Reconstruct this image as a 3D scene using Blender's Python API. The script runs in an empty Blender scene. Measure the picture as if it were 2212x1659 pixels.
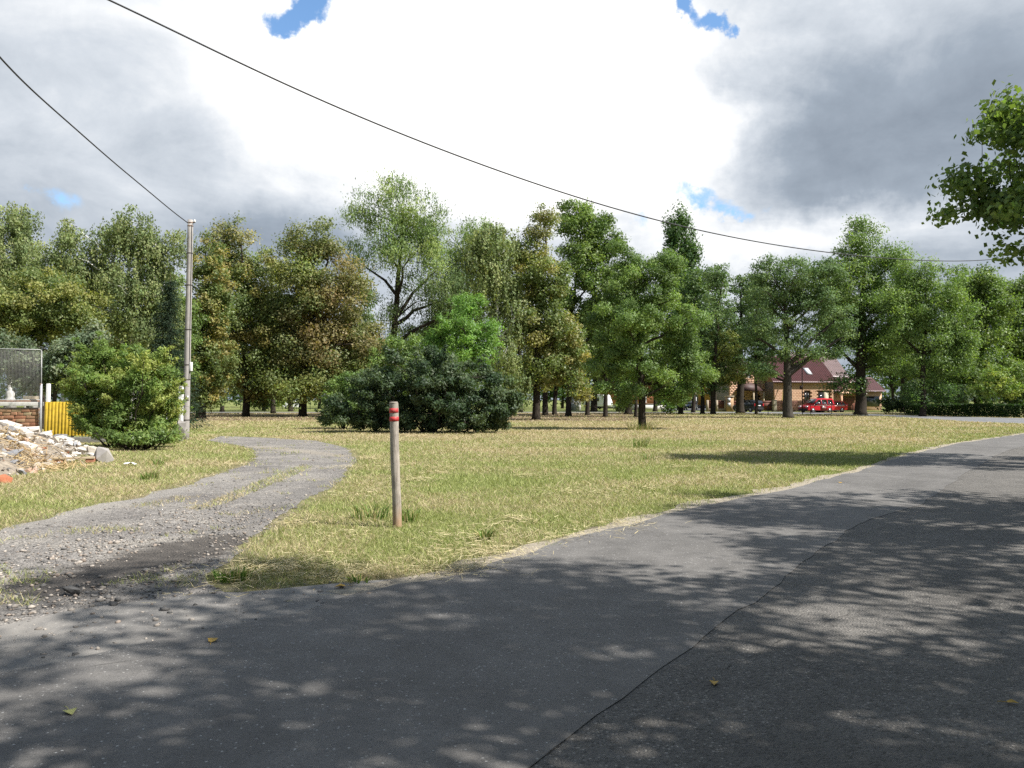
import bpy, bmesh, math, random
import numpy as np
from math import sin, cos, tan, pi, radians, atan, atan2, asin, sqrt
from mathutils import Vector, Matrix

random.seed(11)
rng = np.random.default_rng(11)
scene = bpy.context.scene
COL = scene.collection

# ------------------------------------------------------------------ camera
F = 1736.0            # focal length in units of a 2212-wide picture
CX, CY, HOR, CH = 1106.0, 829.5, 864.0, 1.6
PITCH = atan((HOR - CY) / F)
cam = bpy.data.objects.new('camera', bpy.data.cameras.new('camera'))
COL.objects.link(cam)
cam.location = (0, 0, CH)
cam.rotation_euler = (pi / 2 + PITCH, 0, 0)
cam.data.sensor_width = 36
cam.data.lens = 36 * F / 2212
cam.data.clip_start = 0.05
cam.data.clip_end = 6000
scene.camera = cam

def ray(dx, dy):
    xc, yc = (dx - CX) / F, (CY - dy) / F
    return np.array([xc, cos(PITCH) - yc * sin(PITCH), sin(PITCH) + yc * cos(PITCH)])
def G(dx, dy, z=0.0):              # pixel -> point on the ground
    r = ray(dx, dy); t = (z - CH) / r[2]
    return np.array([0, 0, CH]) + r * t
def A(dx, dy, Y):                  # pixel -> point at depth Y
    r = ray(dx, dy); t = Y / r[1]
    return np.array([0, 0, CH]) + r * t

# ------------------------------------------------------------------ light
SUN_AZ, SUN_EL = radians(110), radians(48)
sd = Vector((sin(SUN_AZ) * cos(SUN_EL), cos(SUN_AZ) * cos(SUN_EL), sin(SUN_EL)))
sun = bpy.data.objects.new('sun', bpy.data.lights.new('sun', 'SUN'))
COL.objects.link(sun)
sun.data.energy = 5.0
sun.data.angle = radians(0.53)
sun.data.color = (1.0, 0.965, 0.905)
sun.rotation_euler = (-sd).to_track_quat('-Z', 'Y').to_euler()
sun.location = sd * 60
scene.view_settings.view_transform = 'Standard'
scene.view_settings.look = 'None'
scene.view_settings.exposure = 0.82
scene.view_settings.gamma = 1.0
scene.cycles.use_denoising = False
scene.cycles.max_bounces = 6
scene.cycles.diffuse_bounces = 3
scene.cycles.transmission_bounces = 4
scene.cycles.transparent_max_bounces = 6
scene.cycles.caustics_reflective = False
scene.cycles.caustics_refractive = False
scene.cycles.sample_clamp_indirect = 6

# ------------------------------------------------------------------ node helpers
class NT:
    def __init__(s, tree):
        s.t = tree; s.n = tree.nodes; s.l = tree.links
    def new(s, typ, **kw):
        n = s.n.new(typ)
        for k, v in kw.items(): setattr(n, k, v)
        return n
    def put(s, sock, v):
        if isinstance(v, bpy.types.NodeSocket): s.l.new(v, sock)
        elif isinstance(v, (tuple, list)) and sock.type == 'RGBA' and len(v) == 3: sock.default_value = (*v, 1)
        else: sock.default_value = v
    def m(s, op, a, b=None, c=None, clamp=False):
        n = s.new('ShaderNodeMath', operation=op, use_clamp=clamp)
        s.put(n.inputs[0], a)
        if b is not None: s.put(n.inputs[1], b)
        if c is not None: s.put(n.inputs[2], c)
        return n.outputs[0]
    def mix(s, f, a, b, blend='MIX'):
        n = s.new('ShaderNodeMix', data_type='RGBA', blend_type=blend)
        s.put(n.inputs[0], f); s.put(n.inputs[6], a); s.put(n.inputs[7], b)
        return n.outputs[2]
    def noise(s, vec, scale, detail=4, rough=0.55, dist=0.0):
        n = s.new('ShaderNodeTexNoise')
        if vec is not None: s.l.new(vec, n.inputs['Vector'])
        n.inputs['Scale'].default_value = scale; n.inputs['Detail'].default_value = detail
        n.inputs['Roughness'].default_value = rough; n.inputs['Distortion'].default_value = dist
        return n.outputs[0]
    def voro(s, vec, scale, feature='F1', rand=1.0):
        n = s.new('ShaderNodeTexVoronoi', feature=feature)
        if vec is not None: s.l.new(vec, n.inputs['Vector'])
        n.inputs['Scale'].default_value = scale; n.inputs['Randomness'].default_value = rand
        return n
    def ramp(s, f, stops, interp='LINEAR'):
        n = s.new('ShaderNodeValToRGB'); n.color_ramp.interpolation = interp
        e = n.color_ramp.elements
        while len(e) < len(stops): e.new(0.5)
        for k, (p, c) in enumerate(stops):
            e[k].position = p
            e[k].color = (*c, 1) if isinstance(c, (tuple, list)) else (c, c, c, 1)
        s.put(n.inputs[0], f)
        return n.outputs[0]
    def smooth(s, v, a, b):
        n = s.new('ShaderNodeMapRange', interpolation_type='SMOOTHSTEP')
        s.put(n.inputs[0], v); n.inputs[1].default_value = a; n.inputs[2].default_value = b
        return n.outputs[0]

# ------------------------------------------------------------------ sky
world = bpy.data.worlds.new('World'); scene.world = world
world.use_nodes = True
w = NT(world.node_tree); w.n.clear()
sky = w.new('ShaderNodeTexSky', sky_type='NISHITA', sun_disc=False)
sky.sun_elevation = SUN_EL; sky.sun_rotation = SUN_AZ
sky.altitude = 200; sky.air_density = 1.0; sky.dust_density = 0.6; sky.ozone_density = 1.5
tc = w.new('ShaderNodeTexCoord').outputs['Generated']
sp = w.new('ShaderNodeSeparateXYZ'); w.l.new(tc, sp.inputs[0])
dx_, dy_, dz_ = sp.outputs
zz = w.m('ADD', w.m('MAXIMUM', dz_, 0.0), 0.25)
cb = w.new('ShaderNodeCombineXYZ')
w.put(cb.inputs[0], w.m('DIVIDE', dx_, zz)); w.put(cb.inputs[1], w.m('DIVIDE', dy_, zz)); cb.inputs[2].default_value = 3.7
plane = cb.outputs[0]
n_big = w.noise(plane, 1.1, 9, 0.56, 0.25)
n_mid = w.noise(plane, 2.6, 9, 0.6, 0.4)
n_w1 = w.noise(tc, 5.0, 7, 0.6)
mp = w.new('ShaderNodeMapping'); w.l.new(tc, mp.inputs[0]); mp.inputs[1].default_value = (5.2, 1.3, 8.1)
n_w2 = w.noise(mp.outputs[0], 6.0, 7, 0.6)
az = w.m('ADD', w.m('ARCTAN2', dx_, dy_), w.m('MULTIPLY', w.m('SUBTRACT', n_w1, 0.5), 0.26))
el = w.m('ADD', w.m('ARCSINE', dz_), w.m('MULTIPLY', w.m('SUBTRACT', n_w2, 0.5), 0.17))
def azel(dx, dy):
    r = ray(dx, dy); r = r / np.linalg.norm(r)
    return atan2(r[0], r[1]), asin(r[2])
def blob(dx, dy, rx, ry, a=0.0, b=1.0):
    a0, e0 = azel(dx, dy)
    u = w.m('DIVIDE', w.m('SUBTRACT', az, a0), rx / F)
    v = w.m('DIVIDE', w.m('SUBTRACT', el, e0), ry / F)
    q = w.m('SQRT', w.m('ADD', w.m('MULTIPLY', u, u), w.m('MULTIPLY', v, v)))
    return w.m('SUBTRACT', 1.0, w.smooth(q, a, b))
def wsum(items):
    out = None
    for g, k in items:
        t = w.m('MULTIPLY', g, k)
        out = t if out is None else w.m('ADD', out, t)
    return out
SKY_CENTRE = blob(1106, 250, 1700, 700, 0.5, 1.0)
holes = wsum([(blob(648, 10, 135, 66, 0.0, 1.0), 0.80), (blob(1532, 25, 50, 75, 0.0, 1.0), 0.8),
              (blob(1585, 72, 62, 34, 0.0, 1.0), 0.7),
              (blob(1520, 425, 180, 44, 0.0, 1.0), 0.52), (blob(62, 432, 65, 45, 0.0, 1.0), 0.16),
              (blob(1375, 520, 80, 45, 0.0, 1.0), 0.3)])
cover = w.m('SUBTRACT', w.m('ADD', w.m('ADD', n_big, 0.03), w.m('MULTIPLY', SKY_CENTRE, 0.29)), holes)
cover = w.m('ADD', cover, w.m('MULTIPLY', w.m('SUBTRACT', n_mid, 0.5), 0.35))
n_f = w.noise(tc, 13.0, 11, 0.68, 0.5)
cover = w.m('ADD', cover, w.m('MULTIPLY', w.m('SUBTRACT', n_f, 0.5), 0.95))
cover = w.m('ADD', cover, w.m('MULTIPLY', w.smooth(dz_, 0.16, 0.04), 0.5))
alpha = w.smooth(cover, 0.26, 0.56)
lum = wsum([(blob(1000, 170, 780, 420, 0.25, 1.0), 0.52), (blob(1330, 330, 380, 260, 0.2, 1.0), 0.25),
            (blob(2000, 260, 560, 300, 0.15, 1.0), -0.40), (blob(1760, 250, 230, 260, 0.1, 1.0), -0.12),
            (blob(60, 260, 400, 360, 0.1, 1.0), -0.08), (blob(500, 370, 430, 150, 0.1, 1.0), -0.18),
            (blob(620, 520, 420, 120, 0.1, 1.0), -0.34), (blob(1750, 500, 480, 90, 0.1, 1.0), 0.30),
            (blob(1440, 465, 160, 90, 0.1, 1.0), 0.12)])
lum = w.m('ADD', w.m('ADD', w.m('ADD', lum, 0.22), w.m('MULTIPLY', SKY_CENTRE, 0.41)), w.m('MULTIPLY', w.m('SUBTRACT', n_mid, 0.5), 0.72))
lum = w.m('ADD', lum, w.m('MULTIPLY', w.m('SUBTRACT', n_f, 0.5), 0.22))
lum = w.m('ADD', lum, w.m('MULTIPLY', w.m('SUBTRACT', n_big, 0.5), 0.35), clamp=True)
ccol = w.ramp(lum, [(0.0, (0.185, 0.222, 0.275)), (0.3, (0.31, 0.36, 0.425)), (0.6, (0.57, 0.612, 0.665)),
                    (0.85, (0.88, 0.89, 0.90)), (1.0, (1.08, 1.07, 1.05))])
ccol = w.mix(1.0, ccol, (7.0, 7.0, 7.0), 'MULTIPLY')
skyc = w.mix(1.0, sky.outputs[0], (1.02, 1.22, 1.32), 'MULTIPLY')
bg = w.new('ShaderNodeBackground'); bg.inputs[1].default_value = 0.1
w.l.new(w.mix(alpha, skyc, ccol), bg.inputs[0])
wo = w.new('ShaderNodeOutputWorld'); w.l.new(bg.outputs[0], wo.inputs[0])
world.cycles.sampling_method = 'MANUAL'
world.cycles.sample_map_resolution = 512

# ------------------------------------------------------------------ materials
MATS = {}
def material(name):
    m = bpy.data.materials.new(name); m.use_nodes = True
    t = NT(m.node_tree)
    b = [n for n in t.n if n.type == 'BSDF_PRINCIPLED'][0]
    MATS[name] = m
    return m, t, b
def pos(t): return t.new('ShaderNodeNewGeometry').outputs['Position']
def objc(t): return t.new('ShaderNodeTexCoord').outputs['Object']
def bump(t, b, h, strength=0.4, dist=0.02):
    n = t.new('ShaderNodeBump'); n.inputs['Strength'].default_value = strength
    n.inputs['Distance'].default_value = dist
    t.l.new(h, n.inputs['Height']); t.l.new(n.outputs[0], b.inputs['Normal'])
def plain(name, c, rough=0.6, var=0.12, scale=8, metal=0.0, spec=0.4, bmp=0.0):
    m, t, b = material(name)
    o = objc(t)
    nz = t.noise(o, scale, 5, 0.6)
    lo = tuple(x * (1 - var) for x in c); hi = tuple(min(1, x * (1 + var)) for x in c)
    t.l.new(t.ramp(nz, [(0.3, lo), (0.7, hi)]), b.inputs['Base Color'])
    b.inputs['Roughness'].default_value = rough; b.inputs['Metallic'].default_value = metal
    b.inputs['Specular IOR Level'].default_value = spec
    if bmp: bump(t, b, nz, 0.5, bmp)
    return m
def attr_mat(name, rough=0.8, spec=0.2, transl=0.0, tint=(1, 1, 1), nscale=0, namp=0.3, bmp=0.0):
    m, t, b = material(name)
    a = t.new('ShaderNodeAttribute', attribute_name='Col').outputs['Color']
    c = a
    if nscale:
        nz = t.noise(objc(t), nscale, 4, 0.65)
        c = t.mix(1.0, a, t.ramp(nz, [(0.25, 1 - namp), (0.75, 1 + namp)]), 'MULTIPLY')
        if bmp: bump(t, b, nz, 0.6, bmp)
    t.l.new(c, b.inputs['Base Color'])
    b.inputs['Roughness'].default_value = rough; b.inputs['Specular IOR Level'].default_value = spec
    if transl:
        tr = t.new('ShaderNodeBsdfTranslucent')
        t.l.new(t.mix(1.0, a, tint, 'MULTIPLY'), tr.inputs[0])
        mx = t.new('ShaderNodeMixShader'); mx.inputs[0].default_value = transl
        out = [n for n in t.n if n.type == 'OUTPUT_MATERIAL'][0]
        t.l.new(b.outputs[0], mx.inputs[1]); t.l.new(tr.outputs[0], mx.inputs[2]); t.l.new(mx.outputs[0], out.inputs[0])
    return m
attr_mat('leaf', 0.48, 0.28, 0.38, (1.3, 1.4, 0.55))
attr_mat('leaf_matte', 0.6, 0.2, 0.33, (1.25, 1.3, 0.6))
attr_mat('grass_blade', 0.65, 0.2, 0.25, (1.1, 1.15, 0.6))
attr_mat('stone', 0.85, 0.25, 0, nscale=18, namp=0.35, bmp=0.01)
attr_mat('straw', 0.7, 0.25)

def bark(name, c, c2, sc=14):
    m, t, b = material(name)
    mp = t.new('ShaderNodeMapping'); t.l.new(objc(t), mp.inputs[0]); mp.inputs[3].default_value = (1, 1, 0.22)
    nz = t.noise(mp.outputs[0], sc, 6, 0.65, 0.4)
    t.l.new(t.ramp(nz, [(0.3, c), (0.65, c2)]), b.inputs['Base Color'])
    b.inputs['Roughness'].default_value = 0.9; b.inputs['Specular IOR Level'].default_value = 0.15
    bump(t, b, nz, 0.9, 0.04)
bark('bark_dark', (0.016, 0.013, 0.010), (0.058, 0.047, 0.036))
bark('bark_grey', (0.024, 0.021, 0.018), (0.080, 0.070, 0.058))
m, t, b = material('bark_birch')
mp = t.new('ShaderNodeMapping'); t.l.new(objc(t), mp.inputs[0]); mp.inputs[3].default_value = (1, 1, 2.2)
nz = t.noise(mp.outputs[0], 3.0, 5, 0.7)
t.l.new(t.ramp(nz, [(0.40, (0.05, 0.045, 0.04)), (0.47, (0.62, 0.60, 0.56)), (0.8, (0.75, 0.73, 0.70))]), b.inputs['Base Color'])
b.inputs['Roughness'].default_value = 0.7

# asphalt: new smooth layer and old open-textured one
def asphalt(name, base, spot, sc, rough, coarse, dusty=0.0):
    m, t, b = material(name)
    p = pos(t)
    v = t.voro(p, sc)
    cellr = t.new('ShaderNodeSeparateColor'); t.l.new(v.outputs['Color'], cellr.inputs[0])
    r1 = cellr.outputs[0]
    big = t.noise(p, 0.55, 5, 0.6, 0.6)
    med = t.noise(p, 3.2, 5, 0.65)
    fine = t.noise(p, 160, 3, 0.7)
    c = t.ramp(big, [(0.25, tuple(x * 0.70 for x in base)), (0.5, base), (0.75, tuple(x * 1.25 for x in base))])
    c = t.mix(1.0, c, t.ramp(med, [(0.3, 0.82), (0.72, 1.15)]), 'MULTIPLY')
    c = t.mix(1.0, c, t.ramp(fine, [(0.25, 0.62), (0.75, 1.32)]), 'MULTIPLY')
    lo, hi = (0.50, 0.98) if coarse else (0.93, 0.985)
    sf = t.smooth(r1, lo, hi)
    if coarse:     # worn-in smooth bitumen patches inside the open texture
        patch = t.smooth(t.noise(p, 0.9, 4, 0.6, 1.2), 0.50, 0.60)
        sf = t.m('MULTIPLY', sf, t.m('SUBTRACT', 1.0, t.m('MULTIPLY', patch, 0.85)))
    dist = t.m('SUBTRACT', 1.0, t.m('MULTIPLY', v.outputs['Distance'], sc * 0.035))
    core = t.smooth(v.outputs['Distance'], 0.55, 0.15)
    c = t.mix(t.m('MULTIPLY', sf, core), c, spot)
    dk = t.smooth(r1, 0.30, 0.02)
    c = t.mix(t.m('MULTIPLY', dk, 0.45 if coarse else 0.22), c, tuple(x * 0.35 for x in base))
    if dusty:
        d = t.smooth(t.noise(p, 1.7, 6, 0.65, 0.5), 0.40, 0.62)
        c = t.mix(t.m('MULTIPLY', d, dusty), c, (0.27, 0.25, 0.225))
    t.l.new(c, b.inputs['Base Color'])
    b.inputs['Roughness'].default_value = rough; b.inputs['Specular IOR Level'].default_value = 0.3
    h = t.m('ADD', t.m('MULTIPLY', core, 0.7 if coarse else 0.25), t.m('MULTIPLY', fine, 0.6))
    bump(t, b, h, 0.8 if coarse else 0.5, 0.012 if coarse else 0.005)
asphalt('asphalt_new', (0.143, 0.135, 0.127), (0.42, 0.41, 0.39), 62, 0.72, False)
asphalt('asphalt_old', (0.136, 0.127, 0.116), (0.32, 0.295, 0.265), 46, 0.8, True)
asphalt('asphalt_dusty', (0.165, 0.157, 0.148), (0.40, 0.385, 0.36), 48, 0.85, False, 0.65)
asphalt('asphalt_far', (0.19, 0.19, 0.195), (0.4, 0.4, 0.4), 30, 0.75, False)

m, t, b = material('gravel')
p = pos(t)
v = t.voro(p, 42); cs = t.new('ShaderNodeSeparateColor'); t.l.new(v.outputs['Color'], cs.inputs[0])
big = t.noise(p, 0.7, 5, 0.6, 0.5); med = t.noise(p, 4, 5, 0.65)
c = t.ramp(big, [(0.3, (0.165, 0.15, 0.138)), (0.5, (0.235, 0.216, 0.196)), (0.7, (0.32, 0.29, 0.25))])
c = t.mix(1.0, c, t.ramp(cs.outputs[0], [(0.0, 0.55), (0.6, 1.0), (1.0, 1.6)]), 'MULTIPLY')
c = t.mix(1.0, c, t.ramp(med, [(0.3, 0.8), (0.7, 1.15)]), 'MULTIPLY')
def seg_dist(a_, b_):                         # distance of the shaded point from a ground segment
    def vm(op, x, y=None):
        n = t.new('ShaderNodeVectorMath', operation=op)
        for q, val in enumerate((x, y)):
            if val is not None: t.put(n.inputs[q], val)
        return n
    ax, ay, bx, by = *a_, *b_
    pf = vm('MULTIPLY', p, (1, 1, 0)).outputs[0]; L2 = (bx - ax) ** 2 + (by - ay) ** 2
    pa = vm('SUBTRACT', pf, (ax, ay, 0)).outputs[0]
    k = t.m('DIVIDE', vm('DOT_PRODUCT', pa, (bx - ax, by - ay, 0)).outputs['Value'], L2, clamp=True)
    sc = vm('SCALE', (bx - ax, by - ay, 0)); t.put(sc.inputs['Scale'], k)
    return vm('LENGTH', vm('SUBTRACT', pa, sc.outputs[0]).outputs[0]).outputs['Value']
mudn = t.noise(p, 2.4, 7, 0.7, 0.8)
def stain(a_, b_, w0, w1, amp):
    d = t.m('ADD', seg_dist(G(*a_)[:2], G(*b_)[:2]), t.m('MULTIPLY', t.m('SUBTRACT', mudn, 0.5), amp))
    return t.smooth(d, w1, w0)
mudc = t.ramp(t.noise(p, 6, 6, 0.65, 0.6), [(0.3, (0.05, 0.043, 0.037)), (0.7, (0.10, 0.087, 0.075))])
c = t.mix(t.m('MULTIPLY', stain((470, 1165), (720, 1035), 0.1, 0.6, 0.8), 0.45), c, (0.12, 0.112, 0.106))
c = t.mix(t.m('MULTIPLY', stain((0, 1320), (420, 1255), 0.1, 0.5, 0.9), 0.6), c, (0.10, 0.092, 0.084))
c = t.mix(t.m('MULTIPLY', stain((20, 1135), (480, 1030), 0.15, 0.8, 0.8), 0.4), c, (0.34, 0.315, 0.28))
c = t.mix(stain((120, 1268), (480, 1170), 0.30, 0.70, 1.2), c, mudc)
c = t.mix(t.m('MULTIPLY', stain((560, 965), (740, 985), 0.1, 0.6, 1.0), 0.5), c, (0.36, 0.31, 0.24))
t.l.new(c, b.inputs['Base Color']); b.inputs['Roughness'].default_value = 0.9
bump(t, b, t.m('SUBTRACT', t.m('MULTIPLY', cs.outputs[1], 0.5), v.outputs['Distance']), 0.9, 0.02)

m, t, b = material('mud')
p = pos(t)
nz = t.noise(p, 5, 6, 0.65, 0.6)
t.l.new(t.ramp(nz, [(0.3, (0.052, 0.044, 0.038)), (0.7, (0.105, 0.09, 0.078))]), b.inputs['Base Color'])
b.inputs['Roughness'].default_value = 0.75; bump(t, b, nz, 0.6, 0.04)

m, t, b = material('ground')
def at(n): return t.new('ShaderNodeAttribute', attribute_name=n).outputs['Fac']
p = pos(t)
f1 = t.noise(p, 9, 6, 0.7); f2 = t.noise(p, 55, 4, 0.7); f3 = t.noise(p, 1.3, 5, 0.6)
green = t.ramp(f1, [(0.3, (0.11, 0.14, 0.036)), (0.7, (0.25, 0.27, 0.095))])
straw = t.ramp(f1, [(0.3, (0.20, 0.16, 0.09)), (0.72, (0.37, 0.305, 0.185))])
dirt = t.ramp(f1, [(0.3, (0.13, 0.105, 0.075)), (0.7, (0.29, 0.25, 0.19))])
litter = t.ramp(f1, [(0.3, (0.075, 0.052, 0.035)), (0.7, (0.22, 0.16, 0.105))])
dr = t.m('ADD', at('dry'), t.m('MULTIPLY', t.m('SUBTRACT', f3, 0.5), 0.5), clamp=True)
c = t.mix(dr, green, straw)
c = t.mix(t.smooth(t.m('ADD', at('litter'), t.m('MULTIPLY', t.m('SUBTRACT', f3, 0.5), 0.7)), 0.3, 0.75), c, litter)
c = t.mix(t.smooth(t.m('ADD', at('dirt'), t.m('MULTIPLY', t.m('SUBTRACT', f1, 0.5), 0.7)), 0.35, 0.8), c, dirt)
c = t.mix(1.0, c, t.ramp(f2, [(0.3, 0.72), (0.7, 1.25)]), 'MULTIPLY')
t.l.new(c, b.inputs['Base Color']); b.inputs['Roughness'].default_value = 0.95; b.inputs['Specular IOR Level'].default_value = 0.1
bump(t, b, t.m('ADD', f1, t.m('MULTIPLY', f2, 0.5)), 0.9, 0.06)

# weathered timber post
m, t, b = material('post_wood')
o = objc(t)
mp = t.new('ShaderNodeMapping'); t.l.new(o, mp.inputs[0]); mp.inputs[3].default_value = (1, 1, 0.06)
gr = t.noise(mp.outputs[0], 70, 6, 0.7, 0.8); kn = t.noise(o, 4.5, 3, 0.5, 1.5)
c = t.ramp(gr, [(0.28, (0.13, 0.105, 0.085)), (0.5, (0.35, 0.305, 0.26)), (0.75, (0.47, 0.42, 0.37))])
c = t.mix(1.0, c, t.ramp(kn, [(0.3, 0.72), (0.7, 1.15)]), 'MULTIPLY')
s_ = t.new('ShaderNodeSeparateXYZ'); t.l.new(o, s_.inputs[0])
c = t.mix(t.m('MULTIPLY', t.smooth(t.m('ADD', s_.outputs[2], t.m('MULTIPLY', kn, 0.2)), 0.45, 0.12), 0.65), c, (0.36, 0.20, 0.09))
t.l.new(c, b.inputs['Base Color']); b.inputs['Roughness'].default_value = 0.85; bump(t, b, gr, 0.8, 0.006)

m, t, b = material('red_paint')
o = objc(t)
mp = t.new('ShaderNodeMapping'); t.l.new(o, mp.inputs[0]); mp.inputs[3].default_value = (1, 1, 0.35)
chip = t.smooth(t.noise(mp.outputs[0], 55, 5, 0.7, 0.4), 0.60, 0.66)
c = t.mix(chip, t.ramp(t.noise(o, 20, 4, 0.6), [(0.3, (0.42, 0.03, 0.035)), (0.7, (0.56, 0.05, 0.05))]), (0.26, 0.20, 0.16))
t.l.new(c, b.inputs['Base Color']); b.inputs['Roughness'].default_value = 0.65
plain('concrete', (0.33, 0.305, 0.285), 0.9, 0.14, 6, bmp=0.01)
plain('concrete_dark', (0.22, 0.21, 0.19), 0.9, 0.25, 9, bmp=0.02)
plain('iron_band', (0.06, 0.05, 0.045), 0.7, 0.3, 20)
plain('cable', (0.025, 0.025, 0.028), 0.6, 0.1)
plain('white_paint', (0.78, 0.77, 0.75), 0.55, 0.06, 6)
plain('white_rough', (0.62, 0.60, 0.56), 0.8, 0.18, 7)
plain('rusty_steel', (0.20, 0.12, 0.08), 0.8, 0.45, 9)
plain('grey_steel', (0.40, 0.40, 0.42), 0.5, 0.15, 9, metal=0.2)
plain('galvanised', (0.36, 0.36, 0.35), 0.55, 0.2, 9, metal=0.3)
plain('mesh_wire', (0.17, 0.165, 0.155), 0.6, 0.2, 9)
plain('mortar', (0.36, 0.30, 0.25), 0.95, 0.2, 10)
plain('yellow_sheet', (0.40, 0.265, 0.014), 0.7, 0.28, 6)
plain('timber', (0.40, 0.32, 0.22), 0.8, 0.25, 6)
plain('yellow_timber', (0.52, 0.38, 0.12), 0.7, 0.2, 6)
plain('paper', (0.82, 0.82, 0.82), 0.8, 0.03)
plain('dark_stone', (0.07, 0.068, 0.066), 0.8, 0.3, 10, bmp=0.01)
plain('salmon_plaster', (0.50, 0.20, 0.115), 0.9, 0.06, 1)
plain('yellow_plaster', (0.52, 0.30, 0.06), 0.9, 0.06, 1)
plain('plinth', (0.17, 0.165, 0.165), 0.9, 0.15, 2)
plain('fence_brown', (0.15, 0.055, 0.035), 0.75, 0.2, 3)
plain('fence_post', (0.33, 0.27, 0.20), 0.85, 0.2, 3)
plain('cream_pillar', (0.60, 0.52, 0.38), 0.85, 0.12, 3)
plain('roof_tile', (0.098, 0.030, 0.034), 0.45, 0.18, 1.5, spec=0.6)
plain('roof_tile_glint', (0.34, 0.25, 0.25), 0.28, 0.15, 1.5, spec=1.0)  # sky glint on dark red tiles, put into a pale base colour
plain('roof_dark', (0.07, 0.035, 0.03), 0.6, 0.2, 2)
plain('window_dark', (0.02, 0.022, 0.025), 0.08, 0.1, spec=0.8)
plain('window_frame', (0.12, 0.06, 0.03), 0.5, 0.15)
plain('pale_panel', (0.45, 0.38, 0.28), 0.7, 0.1)
plain('soil', (0.25, 0.21, 0.165), 0.95, 0.35, 6, bmp=0.05)
plain('car_red', (0.42, 0.012, 0.022), 0.25, 0.05, spec=0.6)
plain('car_bright_red', (0.58, 0.025, 0.018), 0.25, 0.05, spec=0.6)
plain('car_dark_red', (0.15, 0.008, 0.014), 0.25, 0.05, spec=0.6)
plain('car_black', (0.012, 0.012, 0.015), 0.18, 0.05, spec=0.7)
plain('car_blue', (0.02, 0.03, 0.055), 0.2, 0.05, spec=0.7)
plain('car_silver', (0.45, 0.46, 0.48), 0.3, 0.05, metal=0.5)
plain('tyre', (0.015, 0.015, 0.015), 0.85, 0.1)
plain('rim', (0.42, 0.42, 0.43), 0.35, 0.1, metal=0.6)
plain('lamp_glass', (0.75, 0.77, 0.8), 0.08, 0.05, spec=1.0)
plain('tail_lamp', (0.42, 0.015, 0.02), 0.15, 0.05, spec=0.8)
plain('plastic_dark', (0.02, 0.02, 0.022), 0.6, 0.1)
plain('caravan_white', (0.80, 0.80, 0.79), 0.35, 0.03)
plain('fence_green', (0.012, 0.02, 0.016), 0.6, 0.2)
plain('leaf_fallen', (0.45, 0.28, 0.05), 0.7, 0.25, 20)
plain('leaf_fallen_green', (0.35, 0.35, 0.12), 0.7, 0.25, 20)
plain('crack', (0.045, 0.042, 0.038), 0.95, 0.2, 20)

m, t, b = material('sandy')
p = pos(t)
f1 = t.noise(p, 14, 6, 0.7); f2 = t.noise(p, 90, 3, 0.7)
c = t.ramp(f1, [(0.3, (0.20, 0.17, 0.13)), (0.7, (0.42, 0.365, 0.28))])
c = t.mix(1.0, c, t.ramp(f2, [(0.3, 0.7), (0.7, 1.25)]), 'MULTIPLY')
t.l.new(c, b.inputs['Base Color']); b.inputs['Roughness'].default_value = 0.95; bump(t, b, f2, 0.8, 0.01)

def brickmat(name, c1, c2, c3):
    m, t, b = material(name)
    r = t.new('ShaderNodeObjectInfo').outputs['Random']
    c = t.ramp(r, [(0.0, c1), (0.5, c2), (1.0, c3)])
    nz = t.noise(objc(t), 14, 5, 0.65)
    c = t.mix(1.0, c, t.ramp(nz, [(0.25, 0.72), (0.75, 1.2)]), 'MULTIPLY')
    t.l.new(c, b.inputs['Base Color']); b.inputs['Roughness'].default_value = 0.9; bump(t, b, nz, 0.6, 0.01)
brickmat('brick', (0.36, 0.15, 0.085), (0.43, 0.23, 0.135), (0.47, 0.36, 0.21))
brickmat('hollow_block', (0.56, 0.325, 0.21), (0.60, 0.37, 0.245), (0.63, 0.40, 0.275))

# ------------------------------------------------------------------ geometry helpers
def link(o, parent=None):
    COL.objects.link(o)
    if parent is not None: o.parent = parent
    return o
def tag(o, label=None, cat=None, group=None, kind=None):
    if label: o['label'] = label
    if cat: o['category'] = cat
    if group: o['group'] = group
    if kind: o['kind'] = kind
    return o
def empty(name, loc, rz=0.0):
    o = bpy.data.objects.new(name, None); o.empty_display_size = 0.2
    o.location = tuple(loc); o.rotation_euler = (0, 0, rz)
    COL.objects.link(o); return o
def mesh_np(name, V, quads=None, tris=None, fcol=None, smooth=False):
    me = bpy.data.meshes.new(name)
    V = np.asarray(V, dtype=np.float32).reshape(-1, 3)
    q = np.zeros((0, 4), np.int32) if quads is None or len(quads) == 0 else np.asarray(quads, np.int32)
    tr = np.zeros((0, 3), np.int32) if tris is None or len(tris) == 0 else np.asarray(tris, np.int32)
    nf = len(q) + len(tr)
    idx = np.concatenate([q.ravel(), tr.ravel()]).astype(np.int32)
    tot = np.concatenate([np.full(len(q), 4), np.full(len(tr), 3)]).astype(np.int32)
    st = np.concatenate([[0], np.cumsum(tot)[:-1]]).astype(np.int32) if nf else np.zeros(0, np.int32)
    me.vertices.add(len(V)); me.vertices.foreach_set('co', V.ravel())
    me.loops.add(len(idx)); me.loops.foreach_set('vertex_index', idx)
    me.polygons.add(nf); me.polygons.foreach_set('loop_start', st)
    if smooth: me.polygons.foreach_set('use_smooth', np.ones(nf, bool))
    if fcol is not None:
        a = me.attributes.new('Col', 'FLOAT_COLOR', 'FACE')
        c = np.ones((nf, 4), np.float32); c[:, :3] = fcol
        a.data.foreach_set('color', c.ravel())
    me.update(calc_edges=True)
    return me
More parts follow.
